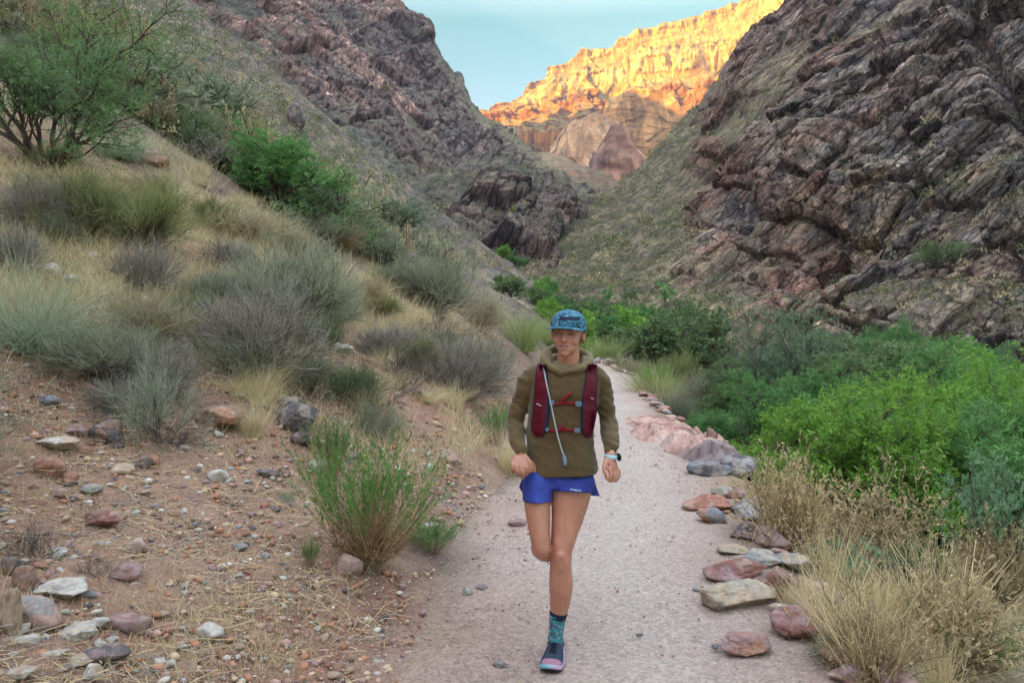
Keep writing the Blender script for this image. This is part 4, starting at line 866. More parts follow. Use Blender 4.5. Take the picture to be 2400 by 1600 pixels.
def proto_broom(seed, g1, g2, bark, n0=90, spread=.75, leaf=(.05, .0035), dens=9, lo=.45, brown=None):
    r = np.random.default_rng(seed); wood, fol = Acc(), Acc()
    l0 = grow(r, r.normal(0, .04, (n0, 3)) * [1, 1, 0], hemi(r, n0, spread), r.uniform(.55, 1.0, n0), 6, .25, .07); l1 = children(r, l0, 5, lo, 1, .35, .24, 4, .35, .08)
    v, f = tubes(l0, .005, .0018); wood.add((v, f), varc(r, bark, np.array(bark) * 1.7, len(v), 18)); v, f = ribbons(r, l1, .0016, .001); fol.add((v, f), varc(r, g1, g2, len(v), 8))
    v, f = leafquads(r, l1, dens, leaf[0], leaf[1], ang=.45); fol.add((v, f), varc(r, g1, g2, len(v), 4 * dens) * r.uniform(.75, 1.25, (len(v), 1)))
    if brown is not None:
        l2 = children(r, l0, 7, .1, .5, .6, .16, 4, 0, .15); v, f = ribbons(r, l2, .0016, .001); fol.add((v, f), varc(r, brown, np.array(brown) * .6, len(v), 8)); v, f = leafquads(r, l2, 5, leaf[0] * .7, leaf[1], ang=.9); fol.add((v, f), varc(r, brown, np.array(brown) * .6, len(v), 20))
    return wood.mesh("stems", BARKM), fol.mesh("foliage", LEAFM)
def proto_grass(seed, g1, g2, n=420, spread=.8, w=.004, K=5, droop=-.5, rad=.12):
    r = np.random.default_rng(seed); a = Acc(); l0 = grow(r, r.normal(0, rad, (n, 3)) * [1, 1, 0], hemi(r, n, spread), r.uniform(.45, 1.1, n), K, droop, .06); v, f = ribbons(r, l0, w, w * .3); a.add((v, f), varc(r, g1, g2, len(v), 2 * K)); return (a.mesh("grass_clump", GRASSM),)
def proto_wood(seed, bark, n0=26):
    return proto_brush(seed, bark, np.array(bark) * 1.8, bark, n0=n0, twigs=(5, 4), upb=.1, wob=.22)

GR = dict(green=([.10, .23, .07], [.18, .35, .11]), lime=([.16, .32, .045], [.26, .46, .085]), mesq=([.13, .235, .085], [.23, .37, .15]), sage=([.22, .25, .155], [.34, .36, .24]), blue=([.205, .225, .145], [.33, .34, .225]), olive=([.20, .22, .085], [.33, .335, .14]), tan=([.41, .32, .18], [.58, .47, .28]), grey=([.23, .205, .17], [.38, .34, .285]), dull=([.11, .175, .07], [.20, .27, .11]))
BK = [.075, .055, .045]; BKG = [.12, .10, .085]; BKT = [.24, .18, .11]
PR = {}
def protos():
    PR['mesquite'] = [proto_tree(11, *GR['mesq'], BK, nl=7, spread=1.15, dens=15, leaf=(.018, .003)), proto_tree(12, *GR['mesq'], BK, nl=6, spread=1.3, dens=13, leaf=(.018, .003))]
    PR['bright'] = [proto_tree(13, *GR['green'], BK, nl=7, spread=.8, leaf=(.028, .005), dens=18), proto_tree(14, *GR['green'], BK, nl=8, spread=1.0, leaf=(.028, .005), dens=18)]
    PR['willow'] = [proto_tree(15 + k, *GR[g], BKG, nl=9, spread=.85, leaf=(.034, .0042), dens=15, arch=.5, sub=(8, 7, 5)) for k, g in enumerate(('green', 'lime', 'green', 'dull'))]
    PR['slender'] = [proto_tree(21, [.12, .19, .11], [.19, .27, .16], BKG, nl=4, spread=.35, leaf=(.016, .003), dens=14, arch=.6)]
    PR['sage'] = [proto_brush(31, *GR['sage'], BKG, leaf=(.014, .003), dens=5), proto_brush(32, *GR['sage'], BKG, n0=90, leaf=(.014, .003), dens=5)]
    PR['blue'] = [proto_brush(33, *GR['blue'], BKG, n0=90, twigs=(7, 5), leaf=(.016, .003), dens=6, spread=1.15, t0=.35), proto_brush(34, *GR['blue'], BKG, n0=80, twigs=(7, 6), leaf=(.016, .003), dens=6, t0=.35)]
    PR['airy'] = [proto_brush(134, [.24, .27, .19], [.38, .40, .29], BKG, n0=40, twigs=(7, 5), leaf=(.016, .003), dens=5, t0=.45, wob=.17)]
    PR['olive'] = [proto_brush(35, *GR['olive'], BK, n0=60, twigs=(8, 7), leaf=(.016, .0035), dens=6, spread=1.1, t0=.45), proto_brush(36, *GR['dull'], BK, n0=60, twigs=(8, 7), leaf=(.016, .0035), dens=6, t0=.45)]
    PR['twig'] = [proto_brush(37, *GR['grey'], BKG, n0=80, twigs=(7, 5), wob=.2), proto_brush(38, *GR['grey'], BKG, n0=70, twigs=(7, 5), wob=.24, spread=1.35)]
    PR['dead'] = [proto_wood(39, [.085, .07, .062])]
    PR['tanbush'] = [proto_brush(41, *GR['tan'], BKT, n0=80, twigs=(6, 5), leaf=(.018, .004), dens=3), proto_brush(42, [.36, .31, .18], [.46, .42, .27], BKT, n0=80, twigs=(6, 5), leaf=(.018, .004), dens=3)]
    PR['brittle'] = [proto_brush(43, [.38, .28, .14], [.60, .48, .29], [.13, .09, .06], n0=34, twigs=(6, 4), leaf=(.045, .009), dens=4, upb=.2, wob=.18, width=.0026), proto_brush(44, [.36, .27, .14], [.58, .46, .28], [.13, .09, .06], n0=30, twigs=(6, 4), leaf=(.045, .009), dens=4, upb=.2, wob=.2, width=.0026)]
    PR['broom'] = [proto_broom(45, [.07, .19, .035], [.14, .29, .06], BKT, brown=[.34, .20, .09]), proto_broom(46, [.06, .17, .04], [.12, .26, .06], BKT)]
    PR['reed'] = [proto_grass(47, [.24, .29, .18], [.40, .45, .30], n=900, spread=1.15, w=.003, droop=-.7), proto_grass(48, [.22, .28, .09], [.38, .42, .17], n=700, spread=.7, w=.0035, droop=-.3)]
    PR['straw'] = [proto_grass(49 + k, [.50, .41, .22], [.70, .60, .37], n=380, spread=.75, w=.0035, droop=-.35) for k in range(3)]
    PR['stalk'] = [proto_grass(53, [.50, .39, .20], [.70, .58, .34], n=150, spread=.5, w=.0055, droop=-.25, K=8), proto_grass(54, [.50, .39, .20], [.70, .58, .34], n=110, spread=.7, w=.0055, droop=-.2, K=8)]
    PR['catclaw'] = [proto_tree(55, [.16, .29, .15], [.26, .42, .23], BKG, nl=7, spread=.8, leaf=(.03, .0065), dens=14, arch=.4, sub=(5, 4, 4))]
    # far, small in the picture: few, larger leaves
    PR['fartree'] = [proto_tree(61 + k, *GR[g], BK, nl=8, spread=1.0, leaf=(.05, .016), dens=7, sub=(7, 6, 4)) for k, g in enumerate(('green', 'dull', 'lime'))]
    PR['scrub'] = [proto_brush(71 + k, *GR[g], BKG, n0=34, twigs=(4, 3), leaf=(.06, .014), dens=3, width=.006) for k, g in enumerate(('olive', 'sage', 'tan', 'dull', 'grey', 'blue'))]
protos()
EXT = {}
def extent(key):
    if key not in EXT:
        hi = []
        for me in key: co = np.zeros(len(me.vertices) * 3, f32); me.vertices.foreach_get("co", co); hi.append(co.reshape(-1, 3))
        c = np.concatenate(hi); EXT[key] = (np.percentile(c[:, 0], 98) - np.percentile(c[:, 0], 2), np.percentile(c[:, 2], 98.5))
    return EXT[key]
KIND = dict(mesquite=('mesquite_tree', 'tree'), bright=('mesquite_tree', 'tree'), willow=('willow_shrub', 'shrub'), slender=('slender_tree', 'tree'), sage=('sage_shrub', 'shrub'), blue=('sage_shrub', 'shrub'), airy=('sage_shrub', 'shrub'), olive=('olive_shrub', 'shrub'), twig=('twiggy_shrub', 'shrub'), dead=('dead_shrub', 'shrub'), tanbush=('dry_shrub', 'shrub'), brittle=('brittlebush', 'shrub'), broom=('broom_shrub', 'shrub'), reed=('grass_tussock', 'grass'), straw=('straw_tuft', 'grass'), stalk=('dry_stalk_tuft', 'grass'), catclaw=('catclaw_shrub', 'shrub'), fartree=('creekside_tree', 'tree'), scrub=('hillside_shrub', 'shrub'))
rp = np.random.default_rng(99)
def plant(typ, loc, wm, hm, label, group=None, var=None, rz=None, lean=0.):
    pr = PR[typ][(int(rp.integers(99)) if var is None else var) % len(PR[typ])]; ex = extent(pr); nm, cat = KIND[typ]
    rz = float(rp.uniform(0, 6.28)) if rz is None else rz
    if len(pr) == 1: root = link(nm, pr[0], loc=loc)
    else:
        root = link(nm, None, loc=loc)
        for me in pr: link(me.name.split('.')[0], me, root)
    root.scale = (wm / ex[0], wm / ex[0], hm / ex[1]); root.rotation_euler = (0, lean, rz)
    tag(root, label, cat, group); return root
def plant_px(typ, px, pyb, w, h, label, group=None, d=None, **k):
    q = ground_hit(px, min(pyb, 1598))[0] if d is None else P(px, pyb, d)
    if np.isnan(q[0]): print("plant misses", px, pyb, label); return
    if d is None: d = q[1]
    y = q[1] + .15 * w * d / F; z = gz(q[0], y) if d < 90 else q[2]
    if k.pop('raw', False): z = q[2]
    return plant(typ, (q[0], y, z - .03), w * d / F, h * d / F, label, group, **k)
PLANTS = [
 ('mesquite', 70, 415, 400, 400, 'large feathery green mesquite at the upper left edge', 0),
 ('mesquite', 190, 300, 240, 280, 'thin spreading green branches of a mesquite behind the large one', 1),
 ('bright', 625, 490, 270, 175, 'bright green mesquite with a dark forked trunk in the middle of the slope', 0),
 ('mesquite', 760, 560, 240, 150, 'low green mesquite sprawling right of the bright green one', 1),
 ('slender', 915, 585, 200, 130, 'sparse green sapling with upright bare shoots on the slope', 0),
 ('reed', 260, 372, 200, 80, 'grey green bush left of the rust brown boulder', 0),
 ('olive', 175, 560, 250, 165, 'olive bush with black twisted trunk on the left slope', 0),
 ('olive', 320, 590, 230, 170, 'rounded olive bush right of the one with the twisted trunk', 0),
 ('twig', 60, 545, 230, 150, 'grey twiggy shrub tipped with dry flowers at the left edge', 0),
 ('tanbush', 120, 470, 170, 90, 'pale shrub with dry flower heads below the big mesquite', 0),
 ('reed', 40, 830, 330, 240, 'grey green tussock of long thin blades at the left edge', 0),
 ('twig', 325, 690, 190, 150, 'grey leggy twiggy shrub below the olive bushes', 1),
 ('tanbush', 560, 560, 190, 82, 'tan dome shaped shrub below the bright green mesquite', 1),
 ('sage', 715, 560, 200, 70, 'low grey green shrub below the low sprawling mesquite', 0),
 ('blue', 700, 780, 290, 250, 'tall blue green brush in the middle of the left bank', 1),
 ('airy', 600, 760, 260, 190, 'sparse olive grey brush left of the tall blue green brush', 0),
 ('twig', 590, 890, 330, 260, 'big tangled shrub with bare arching twigs on the left bank', 0),
 ('twig', 500, 830, 200, 150, 'bare grey tangle at the left side of the big tangled shrub', 1),
 ('blue', 545, 890, 200, 110, 'low blue green growth at the foot of the big tangled shrub', 0),
 ('blue', 1010, 735, 250, 165, 'dome of grey green brush with a dark trunk near the skyline', 0),
 ('tanbush', 1125, 775, 115, 95, 'small domed tan shrub with pale tips near the gravel bank', 1),
 ('tanbush', 860, 720, 120, 80, 'tan shrub left of the grey green dome', 0),
 ('twig', 1080, 940, 270, 190, 'broad grey twiggy shrub beside the gravel bank', 0),
 ('sage', 1120, 905, 180, 120, 'greyish leafy shrub right behind the broad twiggy shrub', 1),
 ('airy', 360, 1045, 230, 250, 'airy grey green bush with bare foot on the left gravel', 1),
 ('dead', 395, 1060, 150, 70, 'dead black twigs at the foot of the airy grey green bush', 0),
 ('sage', 880, 1025, 130, 90, 'small dull grey shrub above the broom bush', 0),
 ('broom', 860, 1345, 300, 310, 'bright green broom bush browning at its foot beside the trail', 0),
 ('broom', 775, 1130, 110, 160, 'upper green shoots left of the broom bush by the black boulder', 1),
 ('broom', 1010, 1300, 150, 90, 'low green sprig reaching from the broom bush to the trail', 1),
 ('broom', 725, 1330, 50, 80, 'little green sprig on gravel left of the broom bush', 1),
 ('broom', 1165, 1050, 90, 110, 'small green broom next to the elbow of the runner', 1),
 ('straw', 1190, 1110, 110, 120, 'brown dry tuft beside the sleeve of the runner', 0),
 ('reed', 672, 1172, 44, 46, 'small dark grey tuft alone on the gravel', 0),
 ('olive', 745, 835, 110, 110, 'small olive green bush in front of the tall blue green brush', 1),
 ('dead', 930, 915, 150, 110, 'bare dark branches of a dead shrub on the bank', 0),
 ('dead', 1020, 800, 190, 60, 'fallen grey branches under the grey green dome', 0),
 ('olive', 895, 745, 90, 50, 'small yellow green shrub left of the dome', 0),
 ('reed', 1225, 825, 130, 110, 'yellow green grassy clump just behind the cap of the runner', 1),
 ('reed', 1290, 815, 110, 70, 'green grassy clump hidden in part by the head of the runner', 1),
 ('dead', 60, 1310, 190, 100, 'flat grey dead twigs on the ground at the left edge', 0),
 ('dead', 200, 1350, 140, 60, 'dry dead twigs beside the maroon wedge shaped stone', 0),
 ('twig', 20, 640, 150, 120, 'dark bare shrub above the grey green tussock', 1),
 ('sage', 480, 720, 120, 80, 'small grey green shrub in yellow grass left of the brush', 1),
 ('twig', 250, 560, 120, 70, 'dark low twigs under the olive bushes', 0),
 # right of the trail
 ('reed', 1425, 842, 110, 60, 'tan green grassy bush at the far bend of the trail', 1),
 ('olive', 1520, 868, 110, 80, 'olive bush just past the far bend of the trail', 0),
 ('olive', 1580, 935, 130, 105, 'round yellow green bush growing at the trail edge', 0),
 ('twig', 1668, 985, 130, 110, 'dry grey brown bush above the pink outcrop', 0),
 ('reed', 1720, 960, 150, 90, 'yellowish grassy bush behind the grey brown one', 1),
 ('blue', 1765, 1095, 210, 120, 'low grey green bush behind the pink outcrop', 0),
 ('slender', 1868, 1075, 230, 370, 'slender grey green tree rising from the thicket', 0),
 ('twig', 2010, 1130, 280, 190, 'dark arching twiggy bush in front of the green thicket', 0),
 ('brittle', 1845, 1300, 240, 235, 'dry brittlebush with pale curled leaves beside the edging rocks', 0),
 ('brittle', 2060, 1330, 260, 230, 'dry brittlebush with whitish tips right of the dark bush', 1),
 ('brittle', 2240, 1640, 380, 260, 'large dry brittlebush in the bottom right corner', 0),
 ('brittle', 2060, 1650, 230, 220, 'pale leaved dry bush left of the corner brittlebush', 1),
 ('brittle', 2370, 1420, 190, 200, 'yellow leaved bush at the right edge', 0),
 ('dead', 1930, 1340, 230, 110, 'tangle of dark bare branches under the brittlebushes', 0),
 ('dead', 2150, 1430, 260, 150, 'bare grey branches in the dry grass at the right', 0),
 ('catclaw', 2340, 1400, 200, 330, 'feathery light green catclaw at the right edge', 0),
 ('catclaw', 2010, 1420, 160, 150, 'small feathery green catclaw between the brittlebushes', 0),
 ('broom', 2200, 1560, 150, 160, 'dull green leafy bush low at the right', 1),
 ('stalk', 1960, 1500, 200, 190, 'tall dry stalks behind the dark red edging rock', 0),
 ('stalk', 2050, 1600, 240, 260, 'tall dry stalks near the bottom right', 1),
 ('stalk', 2230, 1540, 260, 260, 'pale arching stalks in front of the catclaw', 0),
 ('stalk', 1880, 1180, 150, 150, 'golden upright stalks behind the first brittlebush', 0),
 ('stalk', 2130, 1260, 200, 150, 'golden upright stalks in front of the green thicket', 1),
 ('straw', 1775, 1120, 70, 80, 'golden tuft at the lower end of the pink outcrop', 1),
 ('straw', 1690, 1010, 60, 45, 'small straw tuft on top of the pink outcrop', 2),
 ('straw', 1870, 1420, 120, 90, 'straw tuft right behind the slanting red slab', 0),
 ('olive', 2170, 1400, 170, 120, 'olive leafy bush among the pale brittlebushes', 1),
 ('broom', 2330, 1590, 170, 150, 'green bush with yellow tips low in the right corner', 1),
 ('sage', 1990, 1560, 150, 110, 'grey green low bush under the tall dry stalks', 0),
 ('olive', 1930, 1240, 150, 100, 'olive growth between the two brittlebushes', 0),
 ('straw', 2300, 1300, 160, 110, 'golden tuft between catclaw and thicket', 1),
]
def build_more():
    r = np.random.default_rng(15)
    for k in range(26):      # the slope just outside the left border
        px, py = r.uniform(-850, -230), r.uniform(500, 1250); q = ground_hit(px, py)[0]
        if np.isnan(q[0]) or q[1] > 20: continue
        t = ('straw', 'sage', 'twig', 'blue')[k % 4]; s = r.uniform(.35, .8); plant(t, tuple(q), s * 1.2, s * .8, near(px, py, dict(straw='straw tuft', sage='grey green shrub', twig='twiggy shrub', blue='blue green shrub')[t] + ' past the border'), 'growth on the slope past the left border')
    for k in range(34):      # growth along the outer edge of the trail
        d = float(np.exp(r.uniform(math.log(8.5), math.log(34)))); x = float(xr_(d)) + r.uniform(.35, 1.5); z = gz(x, d); h = r.uniform(.35, .8) * (1 + .02 * d); t = ('olive', 'reed', 'blue', 'tanbush', 'straw', 'willow')[int(r.integers(6))]; px, py = to_px((x, d, z + h / 2))
        plant(t, (x, d, z - .03), h * r.uniform(1.0, 1.5), h, near(float(px), float(py), dict(olive='olive shrub', reed='green grassy tussock', blue='grey green shrub', tanbush='dry tan shrub', straw='straw tuft', willow='leafy green shrub')[t] + ' by the outer trail edge'), 'growth along the outer trail edge')
    for k in range(15):      # dry stalks among the brittlebushes
        px, py = r.uniform(1850, 2400), r.uniform(1230, 1640); q = ground_hit(px, min(py, 1630))[0]
        if np.isnan(q[0]) or q[0] - xr_(q[1]) < .35: continue
        h = r.uniform(.25, .55); plant('stalk', tuple(q), h * r.uniform(.5, .9), h, near(px, py - 60, 'thin golden stalk tuft'), 'thin golden stalks right of the trail')
    for k in range(140):      # small growth on the left bank
        px, py = r.uniform(0, 1150), (r.uniform(360, 1000) if k % 3 == 0 else r.uniform(60, 640)); q = ground_hit(px, py)[0]
        if np.isnan(q[0]) or xl_(q[1]) - q[0] < .7 or q[1] > 48 or (px < 480 and py > 540 and k % 2) or (k % 3 and q[1] < 13): continue
        t = ('sage', 'twig', 'tanbush', 'dead', 'blue', 'olive')[int(r.integers(6))]; s = r.uniform(.22, .5) * (1 + .038 * q[1]); plant(t, tuple(q), s * 1.3, s * .8, near(px, py, dict(sage='little grey green shrub', twig='little grey twiggy shrub', tanbush='little tan shrub', dead='little dead shrub', blue='little blue green shrub', olive='little olive shrub')[t]), 'little shrubs on the left bank')
def build_plants():
    build_more()
    for t in PLANTS: k_ = .86 if t[0] in ('twig', 'blue', 'airy', 'sage') and t[4] > 130 and t[1] < 1200 else 1; plant_px(t[0], t[1], t[2], t[3] * k_, t[4] * k_, t[5], var=t[6])
    r = np.random.default_rng(5)
    # willow thicket between trail and cliff
    for k in range(66):
        px = r.uniform(1660, 2900); d = r.uniform(9, 26); x = (px - 1200) / F * d
        if x < xr_(d) + 1.6: continue
        top = np.interp(px, [1600, 1700, 1800, 1900, 2100, 2300, 2400, 2500, 2900], [830, 800, 790, 765, 760, 800, 820, 830, 860]) + r.uniform(0, 90) + (26 - d) * 6
        z0 = gz(x, d); ztop = float(P(px, top, d)[2]); h = max(.9, ztop - z0)
        w = h * r.uniform(.9, 1.3); v = int(r.integers(4))
        plant('willow', (x, d, z0 - .05), w, h, near(px, top + 40, ('leafy green', 'yellow green', 'fresh green', 'dull green')[v] + ' willow shrub in the thicket'), ['green willow shrubs of the thicket', 'yellow green willow shrubs of the thicket', 'green willow shrubs of the thicket', 'dull green willow shrubs of the thicket'][v], var=v)
    for (px, d, w, h, v, lab) in [(2100, 22, 2.6, 3.4, 0, 'tall bright willow crown topping the middle of the thicket'), (1960, 24, 2.4, 3.1, 0, 'bushy green willow just right of the slender tree'), (2330, 12, 2.6, 2.5, 1, 'yellow green willow filling the right edge of the thicket'), (2180, 10.5, 1.9, 1.7, 1, 'yellow green willow at the front of the thicket'), (2000, 11.5, 1.9, 1.7, 2, 'green willow at the front of the thicket behind the dark bush'), (2420, 9.5, 2.2, 2.0, 2, 'green willow cut by the right edge above the catclaw')]:
        x = (px - 1200) / F * d; plant('willow', (x, d, gz(x, d) - .05), w, h, lab, var=v)
    # belt of creekside trees
    for k in range(34):
        px = r.uniform(1175, 1640); d = r.uniform(46, 84); x = (px - 1200) / F * d
        top = np.interp(px, [1150, 1200, 1290, 1340, 1400, 1480, 1540, 1600, 1660], [725, 700, 696, 690, 672, 658, 665, 690, 730]) + r.uniform(8, 40) + (84 - d) * 1.1
        z0 = gz(x, d) - .2; h = max(1.6, float(P(px, top, d)[2]) - z0); v = int(r.integers(3))
        plant('fartree', (x, d, z0), h * r.uniform(1.0, 1.5), h, near(px, top, ('dull green' if v == 1 else 'green') + ' creekside tree'), 'dull green creekside trees' if v == 1 else 'green creekside trees', var=v)
    for k in range(30):
        px = r.uniform(1480, 1900); d = r.uniform(24, 44); x = (px - 1200) / F * d
        if x < xr_(d) + 1.5: continue
        z0 = gz(x, d); h = r.uniform(.6, 1.3); v = int(r.integers(3)); t = ('willow', 'olive', 'blue')[v]
        plant(t, (x, d, z0), h * r.uniform(1.1, 1.6), h, near(px, to_px((x, d, z0 + h / 2))[1], ('leafy green', 'olive', 'grey green')[v] + ' bush past the far trail'), ('leafy', 'olive', 'grey green')[v] + ' bushes past the far trail')
    # straw tufts on the left bank
    for k in range(170):
        px, py = r.uniform(0, 1180), r.uniform(400, 1060); q = ground_hit(px, py)[0]
        if np.isnan(q[0]) or q[1] > 24 or (xl_(q[1]) - q[0]) < .5 or (px < 480 and py > 800): continue
        if fbm(np.array([[q[0] * .5, q[1] * .5, 0]]), 2, 88)[0] < -.05: continue
        k_ = .6 if px < 480 and py > 600 else 1; plant('straw', tuple(q), r.uniform(.28, .55) * k_, r.uniform(.18, .36) * k_, near(px, py, 'straw yellow grass tuft'), 'straw tufts on the left bank')
build_plants()

def build_grass():
    r = np.random.default_rng(66); pos = []
    for (x0, x1, y0, y1, cnt) in ((-900, -60, 330, 1100, 9000), (2450, 3100, 1000, 1700, 3500), (-60, 1200, 330, 800, 38000), (0, 1150, 640, 1080, 9000), (0, 1100, 1050, 1620, 8000), (1700, 2500, 1050, 1640, 9000), (1450, 1750, 830, 1000, 900), (1050, 1200, 900, 1120, 2200)):
        t = r.uniform([x0, y0], [x1, y1], (cnt, 2)); g = ground_hit(t[:, 0], t[:, 1]); pos.append(g[~np.isnan(g[:, 0])])
    pos = np.concatenate(pos); dd = xl_(pos[:, 1]) - pos[:, 0]; ee = pos[:, 0] - xr_(pos[:, 1])
    cl = fbm(np.stack([pos[:, 0] * .9, pos[:, 1] * .9, 0 * dd], -1), 3, 79); keep = ((dd > .35) | (ee > .35)) & (r.random(len(pos)) < np.clip(.5 + 1.1 * cl, .04, 1)) & (pos[:, 1] < 60)
    pos = pos[keep]; dd = dd[keep]; n = len(pos); near = pos[:, 1] < 6; lft = dd > 0
    L = r.uniform(.10, .34, n) * np.where(near & lft, .35, 1) * np.clip(pos[:, 1] / 9, 1, 1.5)
    pts = grow(r, pos - [0, 0, .01], hemi(r, n, .7), L, 4, -.3, .10); w = .0014 * np.clip(pos[:, 1] / 4.5, .8, 9)
    d = unit(np.gradient(pts, axis=1)); s = unit(np.cross(d, unit(r.normal(size=(n, 1, 3))))); ww = np.linspace(1, .3, 4)[None, :, None] * w[:, None, None]
    v = np.stack([pts - s * ww, pts + s * ww], 2); idx = np.arange(n * 8).reshape(n, 4, 2); f = np.stack([idx[:, :-1, 0], idx[:, :-1, 1], idx[:, 1:, 1], idx[:, 1:, 0]], -1).reshape(-1, 4)
    o = mobj("dry_grass", v.reshape(-1, 3), f, [GRASSM], col=varc(r, [.48, .39, .21], [.68, .58, .35], n * 8, 8), smooth=False); tag(o, kind="stuff"); print("grass", n)
build_grass()

# ------------------------------------------------------------------ shrubs dotting the hillsides
def build_scrub():
    r = np.random.default_rng(123); cand = []
    t = r.uniform([-60, -20], [1200, 640], (9000, 2)); g = ground_hit(t[:, 0], t[:, 1]); ok = ~np.isnan(g[:, 0]) & (g[:, 1] > 17); g = g[ok]; cand += [(q, 'H') for q in g]
    for key, cnt, lo in (('R', 6500, 0), ('L', 3600, 0), ('S', 1500, 0)):
        p, n2, PX, PY, rk = HILLPTS[key]; f = (1.15 - rk) * (n2[..., 2] > .35) * (PX > -40) * (PX < 2440) * (PY > -30); f[:, :2] = 0; f[:, -3:] = 0; f = f * (PY > -30); f = f.ravel() / f.sum()
        idx = r.choice(f.size, cnt, replace=False, p=f); q = p.reshape(-1, 3)[idx]; cand += [(x, key) for x in q]
    names = ('olive', 'grey green', 'tan', 'green', 'grey', 'blue green'); items = []
    for q, key in cand:
        s = float(r.uniform(.35, .8) + .3 * r.pareto(3)); s = min(s, 2.0) * (1 if q[1] < 90 else (1.5 if q[1] < 200 else 2.2)); items.append((s / q[1], s, q, key))
    items.sort(key=lambda a: -a[0]); nou = dict(H='hillside shrub', R='cliff side shrub', L='mountain shrub', S='spur shrub'); where = dict(H='near left hillside', R='right canyon side', L='left mountain', S='dark spur of the valley')
    for sc_, s, q, key in items[:250]:
        v = int(r.choice(6, p=[.25, .2, .2, .15, .12, .08])); plant('scrub', (q[0], q[1], q[2] - .08), s * 1.25, s * .8, near(*to_px(q), f"{names[v]} {nou[key]}"), f"{names[v]} shrubs on the {where[key]}", var=v)
    # the rest as one mass
    base = []
    for k, g in enumerate(('olive', 'sage', 'tan', 'dull', 'grey', 'blue')):
        rr = np.random.default_rng(k); m = 34; d = hemi(rr, m, 1.4) * rr.uniform(.5, 1, (m, 1)); a = unit(rr.normal(size=(m, 3))); b = unit(np.cross(a, rr.normal(size=(m, 3)))); sz = .13
        v = np.stack([d - a * sz, d + b * sz * .6, d + a * sz, d - b * sz * .6], 1) * np.array([.6, .6, .75]); base.append((v.reshape(-1, 3), varc(rr, *np.array(GR[g]) * (.75 if g != 'tan' else 1.0), m * 4, 4)))
    V = []; C = []; rest = items[250:]
    for sc_, s, q, key in rest:
        v, c = base[int(r.choice(6, p=[.27, .2, .2, .13, .12, .08]))]; a = r.uniform(0, 6.28); R2 = np.array([[math.cos(a), -math.sin(a), 0], [math.sin(a), math.cos(a), 0], [0, 0, 1]]); V.append((v @ R2.T) * s + q); C.append(c * r.uniform(.8, 1.2))
    V = np.concatenate(V); f = np.arange(len(V)).reshape(-1, 4); o = mobj("hillside_scrub", V, f, [LEAFM], col=np.concatenate(C), smooth=False); tag(o, kind="stuff"); print("scrub", len(rest))
build_scrub()
# ------------------------------------------------------------------ the runner
def cloth_mat(name, bs=300, bd=.0008, rough=.85, na=.08, ns=30, sheen=.0):
    m = attr_mat(name, nscale=ns, namt=na, bscale=bs, bdist=bd, rough=rough, coords='obj'); m.node_tree.nodes["Principled BSDF"].inputs["Sheen Weight"].default_value = sheen; return m
SKIN = attr_mat("skin", nscale=25, namt=.07, bscale=350, bdist=.0005, rough=.40, coords='obj', spec=.5)
SKIN.node_tree.nodes["Principled BSDF"].inputs["Subsurface Weight"].default_value = .12
SKIN.node_tree.nodes["Principled BSDF"].inputs["Subsurface Radius"].default_value = (.012, .005, .003)
FAB = cloth_mat("hoodie_fabric", sheen=.2); NYL = cloth_mat("nylon", rough=.6, bs=500); PLAS = cloth_mat("plastic", rough=.35, bd=0); HAIRM = cloth_mat("hair", rough=.6, bs=200, bd=.002)
RP = Vector(P(1305, 1560, 3.42)); RP.z = 0; RPn = np.array(RP)
R0 = link("person", None, loc=RP); tag(R0, "runner in teal cap, olive hoodie, red vest and blue shorts striding down the trail", "person")
def pobj(name, v, f, mat, parent=R0, col=None, **k): return mobj(name, np.asarray(v) - RPn, f, [mat], parent, col=col, **k)

def tube_loft(C, A, B, ns=22, cap=True, lat=(1, 0, 0), fine=4):
    """elliptic sections along a path: centres C, half width A (sideways), half depth B"""
    C = np.asarray(C, float); A = np.asarray(A, float); B = np.asarray(B, float); t = np.arange(len(C)); tt = np.linspace(0, len(C) - 1, (len(C) - 1) * fine + 1)
    C = cr(t, C, tt); A = cr(t, A[:, None], tt)[:, 0]; B = cr(t, B[:, None], tt)[:, 0]
    D = unit(np.gradient(C, axis=0))
    if cap:
        def ends(c, a, b, d):
            out = []
            for s in (.45, .8, .96, 1.0): k = math.sqrt(max(0, 1 - s * s)) + .02; out.append((c + d * min(a, b) * s, a * k, b * k))
            return out
        e0 = ends(C[0], A[0], B[0], -D[0]); e1 = ends(C[-1], A[-1], B[-1], D[-1])
        C = np.concatenate([[x[0] for x in e0[::-1]], C, [x[0] for x in e1]]); A = np.concatenate([[x[1] for x in e0[::-1]], A, [x[1] for x in e1]]); B = np.concatenate([[x[2] for x in e0[::-1]], B, [x[2] for x in e1]]); D = np.concatenate([np.repeat(D[:1], 4, 0), D, np.repeat(D[-1:], 4, 0)])
    L = np.asarray(lat, float)[None]; L = unit(L - (L * D).sum(1, keepdims=True) * D); M = np.cross(D, L)
    a = np.linspace(0, 2 * math.pi, ns, endpoint=False); v = C[:, None] + L[:, None] * (np.cos(a)[None, :, None] * A[:, None, None]) + M[:, None] * (np.sin(a)[None, :, None] * B[:, None, None])
    n = len(C); idx = np.arange(n * ns).reshape(n, ns); f = np.stack([idx[:-1], np.roll(idx[:-1], -1, 1), np.roll(idx[1:], -1, 1), idx[1:]], -1).reshape(-1, 4)
    v = v.reshape(-1, 3); k = len(v); v = np.concatenate([v, [C[0], C[-1]]]); j = np.arange(ns); tri = np.concatenate([np.stack([np.full(ns, k), np.roll(j, -1), j], -1), np.stack([np.full(ns, k + 1), idx[-1], np.roll(idx[-1], -1)], -1)]); return v, f, tri
